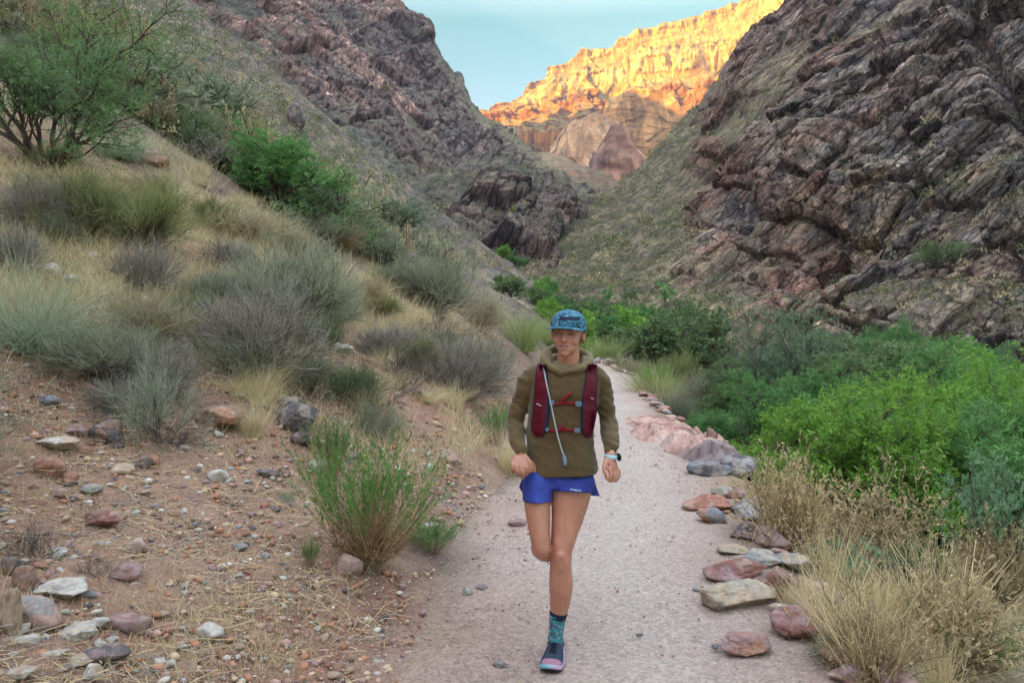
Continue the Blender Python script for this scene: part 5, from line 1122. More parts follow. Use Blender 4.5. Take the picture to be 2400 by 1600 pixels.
def sect(rows): # (px left, px right, py, d, half depth)
    C = [P((a + b) / 2, y, d) for a, b, y, d, r in rows]; return C, [(b - a) / 2 * d / F for a, b, y, d, r in rows], [r for *_, r in rows]
def rnd(rows):  # (px, py, d, r)
    return [P(x, y, d) for x, y, d, r in rows], [r for *_, r in rows], [r for *_, r in rows]
def ell(c, r, sub=3, M=None):
    v, f = ICO[sub]; v = v * np.asarray(r); 
    if M is not None: v = v @ M.T
    return v + np.asarray(c), np.zeros((0, 4), int), f
def fuse(parts, voxel, smooth_it, tmp="tmp"):
    V = []; Q4 = []; T3 = []; o = 0
    for v, q, t in parts: V.append(v); Q4.append(q + o); T3.append(t + o); o += len(v)
    me = mesh_data(tmp, np.concatenate(V), [np.concatenate(Q4), np.concatenate(T3)]); ob = link(tmp, me)
    # each closed piece must face outwards
    bm = bmesh.new(); bm.from_mesh(me); bmesh.ops.recalc_face_normals(bm, faces=bm.faces); bm.to_mesh(me); bm.free()
    m = ob.modifiers.new("r", 'REMESH'); m.mode = 'VOXEL'; m.voxel_size = voxel
    s = ob.modifiers.new("s", 'SMOOTH'); s.factor = .5; s.iterations = smooth_it
    dg = bpy.context.evaluated_depsgraph_get(); ev = bpy.data.meshes.new_from_object(ob.evaluated_get(dg)); bpy.data.objects.remove(ob); bpy.data.meshes.remove(me)
    n = len(ev.vertices); co = np.zeros(n * 3, f32); ev.vertices.foreach_get("co", co); nr = np.zeros(n * 3, f32); ev.vertices.foreach_get("normal", nr)
    lt = np.zeros(len(ev.polygons), np.int32); ev.polygons.foreach_get("loop_total", lt); li = np.zeros(len(ev.loops), np.int32); ev.loops.foreach_get("vertex_index", li); bpy.data.meshes.remove(ev)
    if (lt == 4).all(): fc = li.reshape(-1, 4)
    else:
        st = np.concatenate([[0], np.cumsum(lt)[:-1]]); fc = [np.stack([li[st[lt == k] + j] for j in range(k)], -1) for k in (3, 4) if (lt == k).any()]
    return co.reshape(-1, 3).astype(float), fc, nr.reshape(-1, 3).astype(float)
def gauss(v, c, s): return np.exp(-(((v - np.asarray(c)) / np.asarray(s)) ** 2).sum(-1))

HC = P(1331, 783, 3.42); ya, ro = math.radians(-15), math.radians(2.5)
HM = np.array(Matrix.Rotation(ya, 3, 'Z') @ Matrix.Rotation(ro, 3, 'Y'))
def hd(c): return np.asarray(c) @ HM.T + HC

def build_person():
    parts = []
    A = lambda rows, **k: parts.append(tube_loft(*sect(rows), **k)); B = lambda rows, **k: parts.append(tube_loft(*rnd(rows), **k))
    # legs
    A([(1285, 1382, 1100, 3.46, .09), (1289, 1386, 1150, 3.45, .088), (1292, 1370, 1205, 3.43, .078), (1291, 1354, 1250, 3.41, .066), (1291, 1343, 1285, 3.395, .056), (1291, 1340, 1308, 3.39, .052), (1288, 1340, 1335, 3.41, .052), (1287, 1343, 1370, 3.43, .057), (1288, 1338, 1403, 3.45, .050), (1289, 1330, 1434, 3.46, .040), (1288, 1322, 1462, 3.47, .034), (1287, 1318, 1490, 3.48, .035), (1288, 1317, 1512, 3.48, .036)])
    A([(1228, 1304, 1100, 3.46, .092), (1227, 1291, 1165, 3.43, .083), (1234, 1290, 1215, 3.40, .073), (1242, 1290, 1255, 3.375, .062), (1247, 1291, 1282, 3.365, .053)])
    B([(1268, 1284, 3.375, .047), (1276, 1290, 3.44, .049), (1288, 1288, 3.54, .056), (1299, 1290, 3.65, .048), (1306, 1294, 3.74, .037), (1309, 1300, 3.80, .034)])
    parts.append(ell(P(1267, 1284, 3.345), (.030, .022, .032))); parts.append(ell(P(1314, 1302, 3.36), (.034, .026, .036)))
    # trunk, arms, neck
    A([(1238, 1388, 1084, 3.46, .098), (1244, 1386, 1070, 3.46, .095), (1250, 1384, 1020, 3.46, .085), (1252, 1384, 960, 3.46, .080), (1258, 1390, 905, 3.46, .080), (1278, 1380, 876, 3.465, .060)])
    A([(1296, 1364, 878, 3.465, .062), (1304, 1360, 856, 3.46, .054), (1306, 1358, 835, 3.455, .052), (1308, 1358, 815, 3.45, .054), (1306, 1360, 795, 3.45, .056)])
    B([(1254, 888, 3.475, .032), (1233, 910, 3.48, .032), (1218, 948, 3.492, .030), (1209, 985, 3.497, .028), (1211, 1015, 3.45, .026), (1217, 1042, 3.40, .025), (1222, 1062, 3.365, .0235)])
    B([(1396, 888, 3.475, .032), (1410, 910, 3.48, .032), (1420, 948, 3.482, .030), (1426, 985, 3.482, .028), (1430, 1015, 3.42, .026), (1431, 1042, 3.355, .025), (1431, 1066, 3.31, .023)])
    # hands: palm and five fingers each
    def pal(c0, c1, w0, w1, th, lat): parts.append(tube_loft([P(*c0), P((c0[0] + c1[0]) / 2, (c0[1] + c1[1]) / 2, (c0[2] + c1[2]) / 2), P(*c1)], [w0, (w0 + w1) * .52, w1], [th * .95, th, th * .8], lat=lat))
    pal((1222, 1064, 3.362), (1213, 1090, 3.335), .023, .040, .0155, (.93, 0, .28))
    for ch in ([(1230, 1086, 3.335, .0105), (1234, 1100, 3.325, .0098), (1235, 1110, 3.345, .0090), (1231, 1112, 3.365, .0078)], [(1220, 1091, 3.33, .0105), (1224, 1107, 3.322, .0100), (1226, 1118, 3.343, .0092), (1223, 1118, 3.366, .0080)], [(1210, 1091, 3.33, .0100), (1212, 1105, 3.324, .0095), (1214, 1114, 3.345, .0088), (1213, 1112, 3.367, .0076)], [(1201, 1087, 3.335, .0090), (1201, 1098, 3.332, .0084), (1203, 1106, 3.348, .0078), (1205, 1105, 3.364, .0068)], [(1231, 1070, 3.352, .0125), (1240, 1081, 3.340, .0115), (1244, 1093, 3.338, .0100), (1244, 1102, 3.342, .0082)]): B(ch, ns=12, fine=3)
    pal((1431, 1068, 3.305), (1438, 1096, 3.295), .022, .036, .016, (.55, .83, 0))
    for ch in ([(1428, 1098, 3.272, .0105), (1432, 1113, 3.262, .0098), (1427, 1122, 3.262, .0090), (1420, 1119, 3.266, .0078)], [(1436, 1101, 3.285, .0105), (1441, 1117, 3.277, .0100), (1436, 1127, 3.275, .0092), (1428, 1125, 3.277, .0080)], [(1443, 1101, 3.30, .0100), (1448, 1115, 3.294, .0095), (1444, 1125, 3.290, .0088), (1436, 1126, 3.290, .0076)], [(1447, 1098, 3.318, .0090), (1452, 1109, 3.314, .0084), (1449, 1118, 3.308, .0078), (1443, 1120, 3.305, .0068)], [(1424, 1075, 3.29, .0125), (1418, 1087, 3.272, .0115), (1416, 1100, 3.262, .0100), (1419, 1111, 3.258, .0082)]): B(ch, ns=12, fine=3)
    # head
    E = lambda c, r, s=3: parts.append(ell(hd(c), r, s, HM))
    E((0, .018, .028), (.071, .090, .078)); E((0, -.022, -.010), (.061, .064, .074)); E((0, -.026, -.052), (.049, .054, .044)); E((0, -.060, -.084), (.024, .021, .017)); E((0, -.052, -.062), (.034, .036, .026))
    for s in (-1, 1): E((s * .036, -.052, -.024), (.024, .024, .026)); E((s * .072, .014, -.006), (.008, .019, .029)); E((s * .0095, -.090, -.030), (.0065, .009, .0055)); E((s * .026, -.073, .020), (.023, .016, .009)); E((s * .031, -.070, .001), (.0145, .0135, .0125))
    E((0, -.079, .006), (.0095, .016, .024)); E((0, -.090, -.012), (.0085, .014, .020)); E((0, -.1015, -.026), (.0105, .0125, .0095)); E((0, -.080, -.050), (.023, .0125, .0058)); E((0, -.079, -.0635), (.019, .0125, .0065))
    v, f, n = fuse(parts, .0036, 3, "body")
    loc = (v - HC) @ HM            # head coordinates
    head = (v[:, 2] > P(1330, 842, 3.42)[2])
    fr = head & (loc[:, 1] < -.02); back = HM @ np.array([0, 1., 0])
    for s in (-1, 1):
        g = gauss(loc, (s * .030, -.080, .003), (.015, .05, .0085)) * fr; v += (g * .0042)[:, None] * back
        g = gauss(loc, (s * .014, -.085, .004), (.006, .05, .010)) * fr; v += (g * .004)[:, None] * back
    g = gauss(loc, (0, -.085, -.057), (.020, .05, .0026)) * fr; v += (g * .0045)[:, None] * back
    for s_ in (-1, 1): g = gauss(loc, (s_ * .024, -.08, -.055), (.006, .05, .005)) * fr; v += (g * .003)[:, None] * back
    for px_, py_, d_, sx, sz, am in ((1303, 1270, 3.35, .016, .028, .006), (1338, 1262, 3.36, .016, .030, .006), (1315, 1301, 3.33, .014, .016, .005), (1315, 1333, 3.36, .008, .010, .003), (1335, 1365, 3.40, .012, .045, .004), (1296, 1372, 3.40, .012, .045, .003), (1266, 1287, 3.31, .014, .016, .004)):
        v += n * (am * gauss(v, P(px_, py_, d_), (sx, .06, sz)))[:, None]
    for px_, py_, d_, sx, sz, am in ((1300, 1303, 3.34, .007, .02, .004), (1331, 1303, 3.34, .007, .02, .004), (1321, 1240, 3.35, .007, .05, .003), (1309, 1385, 3.4, .006, .05, .002)):
        v -= n * (am * gauss(v, P(px_, py_, d_), (sx, .06, sz)))[:, None]
    c = np.tile(np.array([.45, .205, .135]), (len(v), 1)) * (1 + .13 * fbm(v * 8, 4, 5))[:, None]; c = mixc(c, [.42, .155, .11], .55 * sstep(.1, .7, fbm(v * 13, 3, 6)))
    c[head] = np.array([.49, .235, .165]); c = mixc(c, [.52, .22, .165], .6 * head * (gauss(loc, (.036, -.06, -.022), (.02, .06, .018)) + gauss(loc, (-.036, -.06, -.022), (.02, .06, .018)) + gauss(loc, (0, -.1, -.026), (.014, .04, .012))))
    lip = head * fr * np.clip(gauss(loc, (0, -.085, -.0505), (.019, .03, .0042)) + gauss(loc, (0, -.085, -.0625), (.017, .03, .0048)), 0, 1); c = mixc(c, [.40, .15, .125], np.clip(lip * 1.1, 0, 1)); c = mixc(c, [.07, .02, .02], np.clip(head * fr * gauss(loc, (0, -.085, -.0562 ), (.0205, .03, .0030)) * 1.6, 0, 1))
    for s in (-1, 1):
        c = mixc(c, [.13, .07, .04], np.clip(head * fr * gauss(loc, (s * .030, -.08, .0195), (.015, .03, .0034)) * 1.2, 0, .85))
        c = mixc(c, [.05, .03, .025], np.clip(head * fr * gauss(loc, (s * .030, -.08, .0050), (.0125, .03, .0022)) * 1.2, 0, .85)); c = mixc(c, [.22, .10, .075], np.clip(head * fr * gauss(loc, (s * .030, -.08, .004), (.017, .03, .010)) * .9, 0, .75))  # lash line, then brim shade painted into the eye sockets
        c = mixc(c, [.34, .28, .25], np.clip(head * fr * gauss(loc, (s * .030, -.08, -.0005), (.0095, .03, .0022)) * .6, 0, .35)); c = mixc(c, [.05, .035, .03], np.clip(head * fr * gauss(loc, (s * .030 - .0025, -.08, .0), (.0036, .03, .0036)) * 1.6, 0, 1))
    for q, r_ in ((P(1314, 1300, 3.34), .028), (P(1267, 1288, 3.33), .026)): c = mixc(c, [.50, .205, .15], .55 * gauss(v, q, (r_, .06, r_)))
    pobj("body", v, f, SKIN, col=c)
    # teeth between the lips
    vv, _, ff = ell((0, 0, 0), (.0125, .005, .0017), 2); vv = (vv + np.array([0, -.0828, -.0560])) @ HM.T + HC; pobj("teeth", vv, ff, PLAS, col=np.tile([.62, .57, .52], (len(vv), 1)))
    # hair: a cap of strands under the hat, falling behind the ears
    r = np.random.default_rng(3); m = 2600; ph = r.uniform(0, 6.283, m); zz = r.uniform(-.045, .045, m); fx = np.cos(ph); fy = np.sin(ph)
    ok = ~((fy < -.28) & (zz < .05)) & ~((np.abs(fx) > .8) & (fy < .12) & (zz < -.002)); ph, zz = ph[ok], zz[ok]
    bs = np.stack([.0735 * np.cos(ph), .014 + .093 * np.sin(ph), zz + .012], -1); bs[:, :2] *= (1 - .35 * np.clip(-zz / .08, 0, 1) ** 2)[:, None]; out_ = unit(bs * [1, 1, 0]); bs += out_ * .003
    st = grow(r, bs @ HM.T + HC, (np.array([0, .3, -1.]) + out_ * .12) @ HM.T, r.uniform(.008, .020, len(bs)), 4, -.3, .10); vv, ff = ribbons(r, st, .0013, .0006); pobj("hair", vv, ff, HAIRM, col=varc(r, [.09, .05, .03], [.20, .12, .065], len(vv), 8), smooth=False)

    # ---- hoodie
    parts.clear()
    A([(1233, 1401, 1107, 3.46, .134), (1233, 1401, 1100, 3.46, .134), (1234, 1399, 1078, 3.46, .130), (1235, 1394, 1050, 3.46, .116), (1234, 1391, 1010, 3.46, .110), (1238, 1398, 960, 3.455, .108), (1242, 1404, 920, 3.455, .110), (1244, 1406, 893, 3.455, .100), (1256, 1397, 876, 3.465, .080), (1272, 1382, 868, 3.48, .060), (1280, 1374, 862, 3.50, .045)], cap=False)
    B([(1256, 882, 3.47, .054), (1236, 900, 3.475, .052), (1219, 945, 3.49, .046), (1209, 985, 3.495, .043), (1210, 1015, 3.45, .038), (1215, 1040, 3.40, .033), (1221, 1056, 3.37, .029)]); B([(1395, 882, 3.47, .052), (1409, 900, 3.475, .050), (1419, 945, 3.48, .044), (1426, 985, 3.48, .041), (1430, 1015, 3.42, .041), (1431, 1040, 3.36, .036), (1431, 1054, 3.33, .0315)])
    ring = [(1314, 874, 3.362, .013), (1297, 864, 3.372, .016), (1280, 850, 3.395, .019), (1274, 834, 3.43, .019), (1284, 822, 3.48, .020), (1305, 818, 3.53, .022), (1335, 822, 3.55, .024), (1368, 828, 3.53, .023), (1382, 838, 3.48, .020), (1380, 850, 3.42, .018), (1362, 862, 3.38, .015), (1338, 870, 3.366, .013), (1312, 875, 3.360, .012)]
    B(ring, ns=14, fine=4)
    B([(1288, 858, 3.40, .010), (1287, 842, 3.42, .010), (1290, 828, 3.45, .010)], ns=10); B([(1366, 858, 3.40, .009), (1368, 846, 3.43, .009), (1368, 836, 3.46, .009)], ns=10); parts.append(ell(P(1322, 850, 3.575), (.108, .045, .050)))
    v, f, n = fuse(parts, .0055, 5, "hoodie")
    tz = v[:, 2]; fold = -np.abs(vnoise(np.stack([v[:, 0] * 6 + v[:, 2] * 5, v[:, 1] * 6, v[:, 2] * 26 + v[:, 0] * 9], -1), 431)) * .004 - np.abs(vnoise(np.stack([v[:, 0] * 14 - v[:, 2] * 16, v[:, 1] * 12, v[:, 2] * 24 + v[:, 0] * 22], -1), 433)) * .003 + ridged(np.stack([v[:, 0] * 4, v[:, 1] * 5, v[:, 2] * 15], -1), 3, 401) * .0034 + ridged(np.stack([v[:, 0] * 9 + v[:, 2] * 9, v[:, 1] * 6, v[:, 2] * 12 - v[:, 0] * 6], -1), 3, 403) * .0026
    arm = np.clip((np.abs(v[:, 0] - P(1318, 900, 3.46)[0]) - .155) / .03, 0, 1); fold = fold * (1 + 1.1 * arm) + arm * .0010 * np.sin(v[:, 2] * 150 + v[:, 0] * 120 + 5 * vnoise(v * 9, 7)); v = v + n * fold[:, None]
    c = mixc([.084, .054, .021], [.108, .072, .030], .5 + fbm(v * 4, 3, 404)); nk = np.clip((v[:, 2] - P(1330, 872, 3.4)[2]) / .03, 0, 1) * (np.abs(v[:, 0] - P(1328, 850, 3.45)[0]) < .13); c = mixc(c, [.22, .17, .085], nk * .7)
    pobj("hoodie", v, f, FAB, col=c)
    fl = f if isinstance(f, np.ndarray) else np.concatenate([x if x.shape[1] == 4 else np.concatenate([x, x[:, -1:]], 1) for x in f]); BV = BVHTree.FromPolygons([tuple(x) for x in v], [tuple(x) for x in fl.tolist()]) if isinstance(f, np.ndarray) else BVHTree.FromPolygons([tuple(x) for x in v], [tuple(y) for x in f for y in x.tolist()])
    CAM = Vector((0, 0, CAMZ))
    def on(px, py, off=.01, bv=BV, dflt=3.36):
        d = (Vector(P(px, py, 1.0)) - CAM).normalized(); h = bv.ray_cast(CAM, d)[0]
        if h is None: h = Vector(P(px, py, dflt))
        return np.array(h - d * off)
    def band(path, hw, off, ns=24):
        path = np.array(path, float); t = np.arange(len(path)); q = cr(t, path, np.linspace(0, len(path) - 1, ns)); d = np.gradient(q, axis=0); nn = np.stack([-d[:, 1], d[:, 0]], -1) / np.linalg.norm(d, axis=1)[:, None]
        rows = []
        for s, o in ((-1, -.002), (-1, off), (0, off * 1.15), (1, off), (1, -.002)): rows.append([on(*(a + b * hw * s), o) for a, b in zip(q, nn)])
        v = np.array(rows); return v.reshape(-1, 3), grid_faces(5, ns)
    # ---- hydration vest
    LP = [(855, 1258, 1283), (860, 1257, 1283), (870, 1255, 1285), (900, 1252, 1286), (930, 1250, 1288), (955, 1248, 1289), (975, 1246, 1288), (995, 1243, 1286), (1008, 1244, 1283), (1017, 1250, 1277), (1024, 1257, 1270)]
    RPn_ = [(853, 1377, 1399), (860, 1375, 1400), (870, 1373, 1401), (900, 1370, 1401), (930, 1364, 1401), (955, 1361, 1401), (975, 1362, 1398), (995, 1361, 1394), (1010, 1362, 1391), (1020, 1367, 1388), (1026, 1373, 1384)]
    V = []; Fq = []; Cc = []; o = 0
    for rows, inner in ((LP, 1), (RPn_, -1)):
        rows = np.array(rows, float); yy = np.linspace(rows[0, 0], rows[-1, 0], 60); l = np.interp(yy, rows[:, 0], rows[:, 1]); rr = np.interp(yy, rows[:, 0], rows[:, 2]); nu = 22; g = np.zeros((60, nu, 3)); cc = np.zeros((60, nu, 3))
        for i, y in enumerate(yy):
            for j in range(nu):
                s = j / (nu - 1); ed = min(s, 1 - s); puff = .012 + .010 * sstep(935, 965, y) * math.sin(math.pi * min(1, max(0, s))) ** .6 * (1 - sstep(1005, 1024, y) * .7)
                off = puff * min(1, ed / .06) if ed < .06 else puff; tz_ = min(1, (1024 - y) / 5); g[i, j] = on(l[i] + (rr[i] - l[i]) * s, y, off * max(.2, tz_) - (.004 if ed == 0 else 0))
                si = s if inner < 0 else 1 - s; navy = si < (.14 if y < 940 else .20) or (si > .93)
                cc[i, j] = [.018, .02, .055] if navy else np.array([.095, .004, .014]) * (1.0 + .12 * math.sin(y * .7 + j))
        # smooth the cloth
        for _ in range(3): g[1:-1, 1:-1] = (g[1:-1, 1:-1] * 2 + g[2:, 1:-1] + g[:-2, 1:-1] + g[1:-1, 2:] + g[1:-1, :-2]) / 6
        V.append(g.reshape(-1, 3)); Fq.append(grid_faces(60, nu) + o); o += 60 * nu; Cc.append(cc.reshape(-1, 3))
        # over the shoulder
        xs = np.linspace(P(rows[0, 1], 845, 3.45)[0], P(rows[0, 2], 845, 3.45)[0], 8); ys = np.linspace(3.40, 3.60, 22); g = np.zeros((22, 8, 3))
        for i, y in enumerate(ys):
            for j, x in enumerate(xs):
                h = BV.ray_cast(Vector((x, y, 1.47)), Vector((0, 0, -1)))[0]; z = min(h.z if h else 1.30, 1.375); g[i, j] = (x, y, z + (.009 if 0 < j < 7 else 0))
        V.append(g.reshape(-1, 3)); Fq.append(grid_faces(22, 8) + o); o += 176; cc = np.tile(np.array([.095, .004, .014]), (176, 1)); cc.reshape(22, 8, 3)[:, [0, 7]] = [.018, .02, .055]; Cc.append(cc)
    # back pack body
    g = np.zeros((26, 30, 3)); 
    for i, z in enumerate(np.linspace(1.13, 1.36, 26)):
        for j, x in enumerate(np.linspace(P(1268, 900, 3.46)[0], P(1376, 900, 3.46)[0], 30)):
            h = BV.ray_cast(Vector((x, 4.2, z)), Vector((0, -1, 0)))[0]; e_ = min(i, 25 - i, j, 29 - j); g[i, j] = (x, (h.y if h else 3.54) + [-.01, .02, .035, .042][min(3, e_)], z)
    V.append(g.reshape(-1, 3)); Fq.append(grid_faces(26, 30) + o); o += 780; Cc.append(np.tile([.05, .02, .04], (780, 1)))
    vest = pobj("running_vest", np.concatenate(V), np.concatenate(Fq), NYL, col=np.concatenate(Cc))
    RED = [.22, .008, .02]
    def sub(name, vf, mat, c, **k): return pobj(name, vf[0], vf[1], mat, vest, col=np.tile(c, (len(vf[0]), 1)), **k)
    sub("strap", band([(1290, 944), (1310, 946), (1330, 944), (1352, 946)], 3.0, .008), NYL, RED); sub("strap", band([(1284, 1006), (1300, 1009), (1320, 1007), (1348, 1007)], 3.0, .008), NYL, RED)
    sub("strap", band([(1314, 941), (1324, 932), (1334, 924), (1341, 918)], 3.2, .016, 14), NYL, RED); sub("strap", band([(1316, 1006), (1318, 1001), (1322, 998)], 4, .018, 8), NYL, RED)
    def buckle(px, py, w, h):
        bm = bmesh.new(); bmesh.ops.create_cube(bm, size=1); bmesh.ops.scale(bm, vec=(w * .00197, .009, h * .00197), verts=bm.verts); bmesh.ops.bevel(bm, geom=bm.edges[:], offset=.0025, segments=2, affect='EDGES'); vv = np.array([x.co[:] for x in bm.verts]) + on(px, py, .016)
        q = [[x.index for x in a.verts] for a in bm.faces]; bm.free(); vv = vv - RPn; me = bpy.data.meshes.new("buckle"); me.from_pydata([tuple(x) for x in vv], [], q); me.materials.append(PLAS); a = me.color_attributes.new("col", 'FLOAT_COLOR', 'POINT'); a.data.foreach_set("color", np.tile([.13, .17, .22, 1], (len(vv), 1)).ravel().astype(f32)); link("buckle", me, vest)
    buckle(1356, 946, 15, 12); buckle(1293, 943, 12, 11); buckle(1353, 1008, 14, 11); buckle(1282, 1006, 8, 9)
    hp = [(1271, 853), (1273, 861), (1276, 872), (1281, 900), (1290, 940), (1299, 985), (1308, 1025), (1317, 1055), (1323, 1074)]; q = cr(np.arange(len(hp)), np.array(hp, float), np.linspace(0, len(hp) - 1, 50)); pts = np.array([on(a, b, .020 if i < 42 else .014) for i, (a, b) in enumerate(q)])
    for _ in range(6): pts[1:-1] = (pts[1:-1] * 2 + pts[2:] + pts[:-2]) / 4
    v_, f_, t_ = tube_loft(pts[:-3], [.0034] * 47, [.0034] * 47, ns=10, fine=1); pobj("drinking_tube", v_, [f_, t_], PLAS, vest, col=np.tile([.36, .41, .41], (len(v_), 1)))
    v_, f_, t_ = tube_loft([pts[-4], pts[-2], on(1324, 1080, .014), on(1324, 1088, .014)], [.006, .009, .010, .009], [.006, .008, .008, .007], ns=12, fine=3); pobj("mouthpiece", v_, [f_, t_], PLAS, vest, col=np.tile([.13, .19, .25], (len(v_), 1)))
    for a, b in (((1257, 945), (1268, 951)), ((1385, 933), (1391, 934))): v_, f_ = band([a, ((a[0] + b[0]) / 2, (a[1] + b[1]) / 2), b], .9, .034, 6); sub("reflective_tab", (v_, f_), PLAS, [.7, .6, .6])

    # ---- shorts
    parts.clear()
    A([(1246, 1386, 1090, 3.46, .100), (1236, 1392, 1106, 3.46, .108), (1228, 1392, 1120, 3.46, .112), (1234, 1388, 1134, 3.46, .104)], cap=False)
    def leg(rows): C, a, b = sect(rows); parts.append(tube_loft(C, a, b, cap=False))
    leg([(1250, 1308, 1098, 3.46, .085), (1226, 1304, 1128, 3.445, .103), (1225, 1295, 1152, 3.435, .101), (1226, 1293, 1173, 3.43, .104)]); leg([(1304, 1378, 1098, 3.46, .085), (1293, 1392, 1122, 3.455, .104), (1292, 1390, 1140, 3.445, .104), (1293, 1388, 1152, 3.44, .108)])
    v, f, n = fuse(parts, .0045, 3, "shorts"); vs_ = 0; fold = ridged(np.stack([v[:, 0] * 17 + v[:, 2] * 6, v[:, 1] * 9, v[:, 2] * 5 - v[:, 0] * 5], -1), 3, 411) * .0045; v = v + n * fold[:, None] * np.array([1, 1, .2])
    c = mixc([.028, .045, .26], [.045, .075, .36], .5 + fbm(v * 5, 3, 412)); shorts = pobj("shorts", v, f, NYL, col=c)
    BS = BVHTree.FromPolygons([tuple(x) for x in v], [tuple(y) for x in (f if isinstance(f, list) else [f]) for y in x.tolist()])
    def flap(pts3, th=.004):
        a = np.array([P(*q) for q in pts3]).reshape(2, -1, 3); nvv = a.shape[1]; t = np.linspace(0, nvv - 1, 10); r0 = cr(np.arange(nvv), a[0], t); r1 = cr(np.arange(nvv), a[1], t); rows = np.stack([r0, (r0 + r1) / 2 + [0, -.004, 0], r1, r1 + [0, th, 0], (r0 + r1) / 2 + [0, th, 0], r0 + [0, th, 0], r0], 0); return rows.reshape(-1, 3), grid_faces(7, 10)
    vf = flap([(1386, 1122, 3.44), (1384, 1140, 3.46), (1380, 1160, 3.48), (1394, 1126, 3.46), (1399, 1143, 3.49), (1406, 1162, 3.52)]); pobj("hem_flap", vf[0], vf[1], NYL, shorts, col=np.tile([.025, .04, .22], (len(vf[0]), 1)))
    vf = flap([(1228, 1120, 3.45), (1229, 1135, 3.45), (1230, 1150, 3.45), (1224, 1122, 3.47), (1217, 1140, 3.50), (1222, 1150, 3.50)]); pobj("hem_flap", vf[0], vf[1], NYL, shorts, col=np.tile([.02, .03, .16], (len(vf[0]), 1)))
    # word on the left leg of the shorts
    cu = bpy.data.curves.new("t", 'FONT'); cu.body = "patagonia"; cu.size = 1; ob = link("t", cu); dg = bpy.context.evaluated_depsgraph_get(); me = bpy.data.meshes.new_from_object(ob.evaluated_get(dg)); co = np.array([x.co[:] for x in me.vertices]); fc = [list(p.vertices) for p in me.polygons]; bpy.data.objects.remove(ob)
    x0, x1 = co[:, 0].min(), co[:, 0].max(); u = (co[:, 0] - x0) / (x1 - x0); vv = np.array([on(1337 + 25.5 * a, 1147.5 + 4.0 * a - b * 5.6 * 1.0, .0022, BS, 3.34) for a, b in zip(u, co[:, 1] / .72)]) - RPn
    m2 = bpy.data.meshes.new("lettering"); m2.from_pydata([tuple(x) for x in vv], [], fc); m2.materials.append(PLAS); a = m2.color_attributes.new("col", 'FLOAT_COLOR', 'POINT'); a.data.foreach_set("color", np.tile([.55, .68, .85, 1], (len(vv), 1)).ravel().astype(f32)); link("lettering", m2, shorts); bpy.data.meshes.remove(me)

    # ---- cap
    th = np.linspace(0, math.pi / 2 + .12, 26); ph = np.linspace(0, 2 * math.pi, 60, endpoint=False); T, Hh = np.meshgrid(th, ph, indexing='ij'); sq = 1 / (np.abs(np.cos(T)) ** 2.25 + np.abs(np.sin(T)) ** 2.25) ** (1 / 2.25)
    capl = np.stack([.0835 * np.sin(T) * sq * np.cos(Hh), .010 + .0985 * np.sin(T) * sq * np.sin(Hh), .030 + .084 * np.cos(T) * sq], -1); capl[..., 2] += .006 * (capl[..., 1] < 0) * 0; vc = capl.reshape(-1, 3)
    vcap = vc @ HM.T + HC; q = grid_faces(26, 60); idx = np.arange(26 * 60).reshape(26, 60); q = np.stack([idx[:-1], np.roll(idx[:-1], -1, 1), np.roll(idx[1:], -1, 1), idx[1:]], -1).reshape(-1, 4)
    capm = bpy.data.materials.new("patterned_cap_cloth"); capm.use_nodes = True; t = capm.node_tree; bs_ = t.nodes["Principled BSDF"]; bs_.inputs["Roughness"].default_value = .85
    tc = t.nodes.new("ShaderNodeTexCoord"); n1 = t.nodes.new("ShaderNodeTexNoise"); n1.inputs["Scale"].default_value = 48; n1.inputs["Detail"].default_value = 4; n1.inputs["Distortion"].default_value = 1.5; t.links.new(tc.outputs["Object"], n1.inputs["Vector"])
    rp_ = t.nodes.new("ShaderNodeValToRGB"); rp_.color_ramp.interpolation = 'CONSTANT'; el = rp_.color_ramp.elements; el[0].position = 0; el[0].color = (.006, .012, .045, 1); el[1].position = .40; el[1].color = (.012, .085, .14, 1)
    for pz, cc in ((.47, (.02, .19, .25, 1)), (.53, (.02, .06, .15, 1)), (.58, (.26, .42, .55, 1)), (.62, (.012, .12, .17, 1)), (.70, (.38, .12, .12, 1)), (.73, (.02, .13, .19, 1))): e = el.new(pz); e.color = cc
    t.links.new(n1.outputs["Fac"], rp_.inputs[0]); t.links.new(rp_.outputs[0], bs_.inputs["Base Color"])
    cap = mobj("cap", vcap - RPn, q, [capm], R0)
    aa = np.linspace(-1.25, 1.25, 30); inr = np.stack([.080 * np.sin(aa), .010 - .094 * np.cos(aa), np.full(30, .026)], -1); outr = np.stack([.088 * np.sin(aa * 1.05), -.018 - .120 * np.cos(aa) ** .75, .029 - .013 * np.abs(np.sin(aa)) ** 2], -1); rows = [inr * (1 - s) + outr * s + [0, 0, .006 * math.sin(math.pi * s)] for s in np.linspace(0, 1, 8)]; rows2 = [x - [0, 0, .0035] for x in rows[::-1]]; g = np.array(rows + rows2 + rows[:1]); brim = mobj("brim", (g.reshape(-1, 3) @ HM.T + HC) - RPn, grid_faces(17, 30), [capm], cap)
    BC = BVHTree.FromPolygons([tuple(x) for x in vcap], [tuple(x) for x in q.tolist()])
    gx, gy = np.meshgrid(np.linspace(1311, 1360, 20), np.linspace(742, 750, 5), indexing='ij'); vp = np.array([on(a, b, .0015, BC, 3.3) for a, b in zip(gx.ravel(), gy.ravel())]) - RPn; mobj("label_patch", vp, grid_faces(20, 5), [NYL], cap, col=np.tile([.012, .014, .035], (100, 1)))
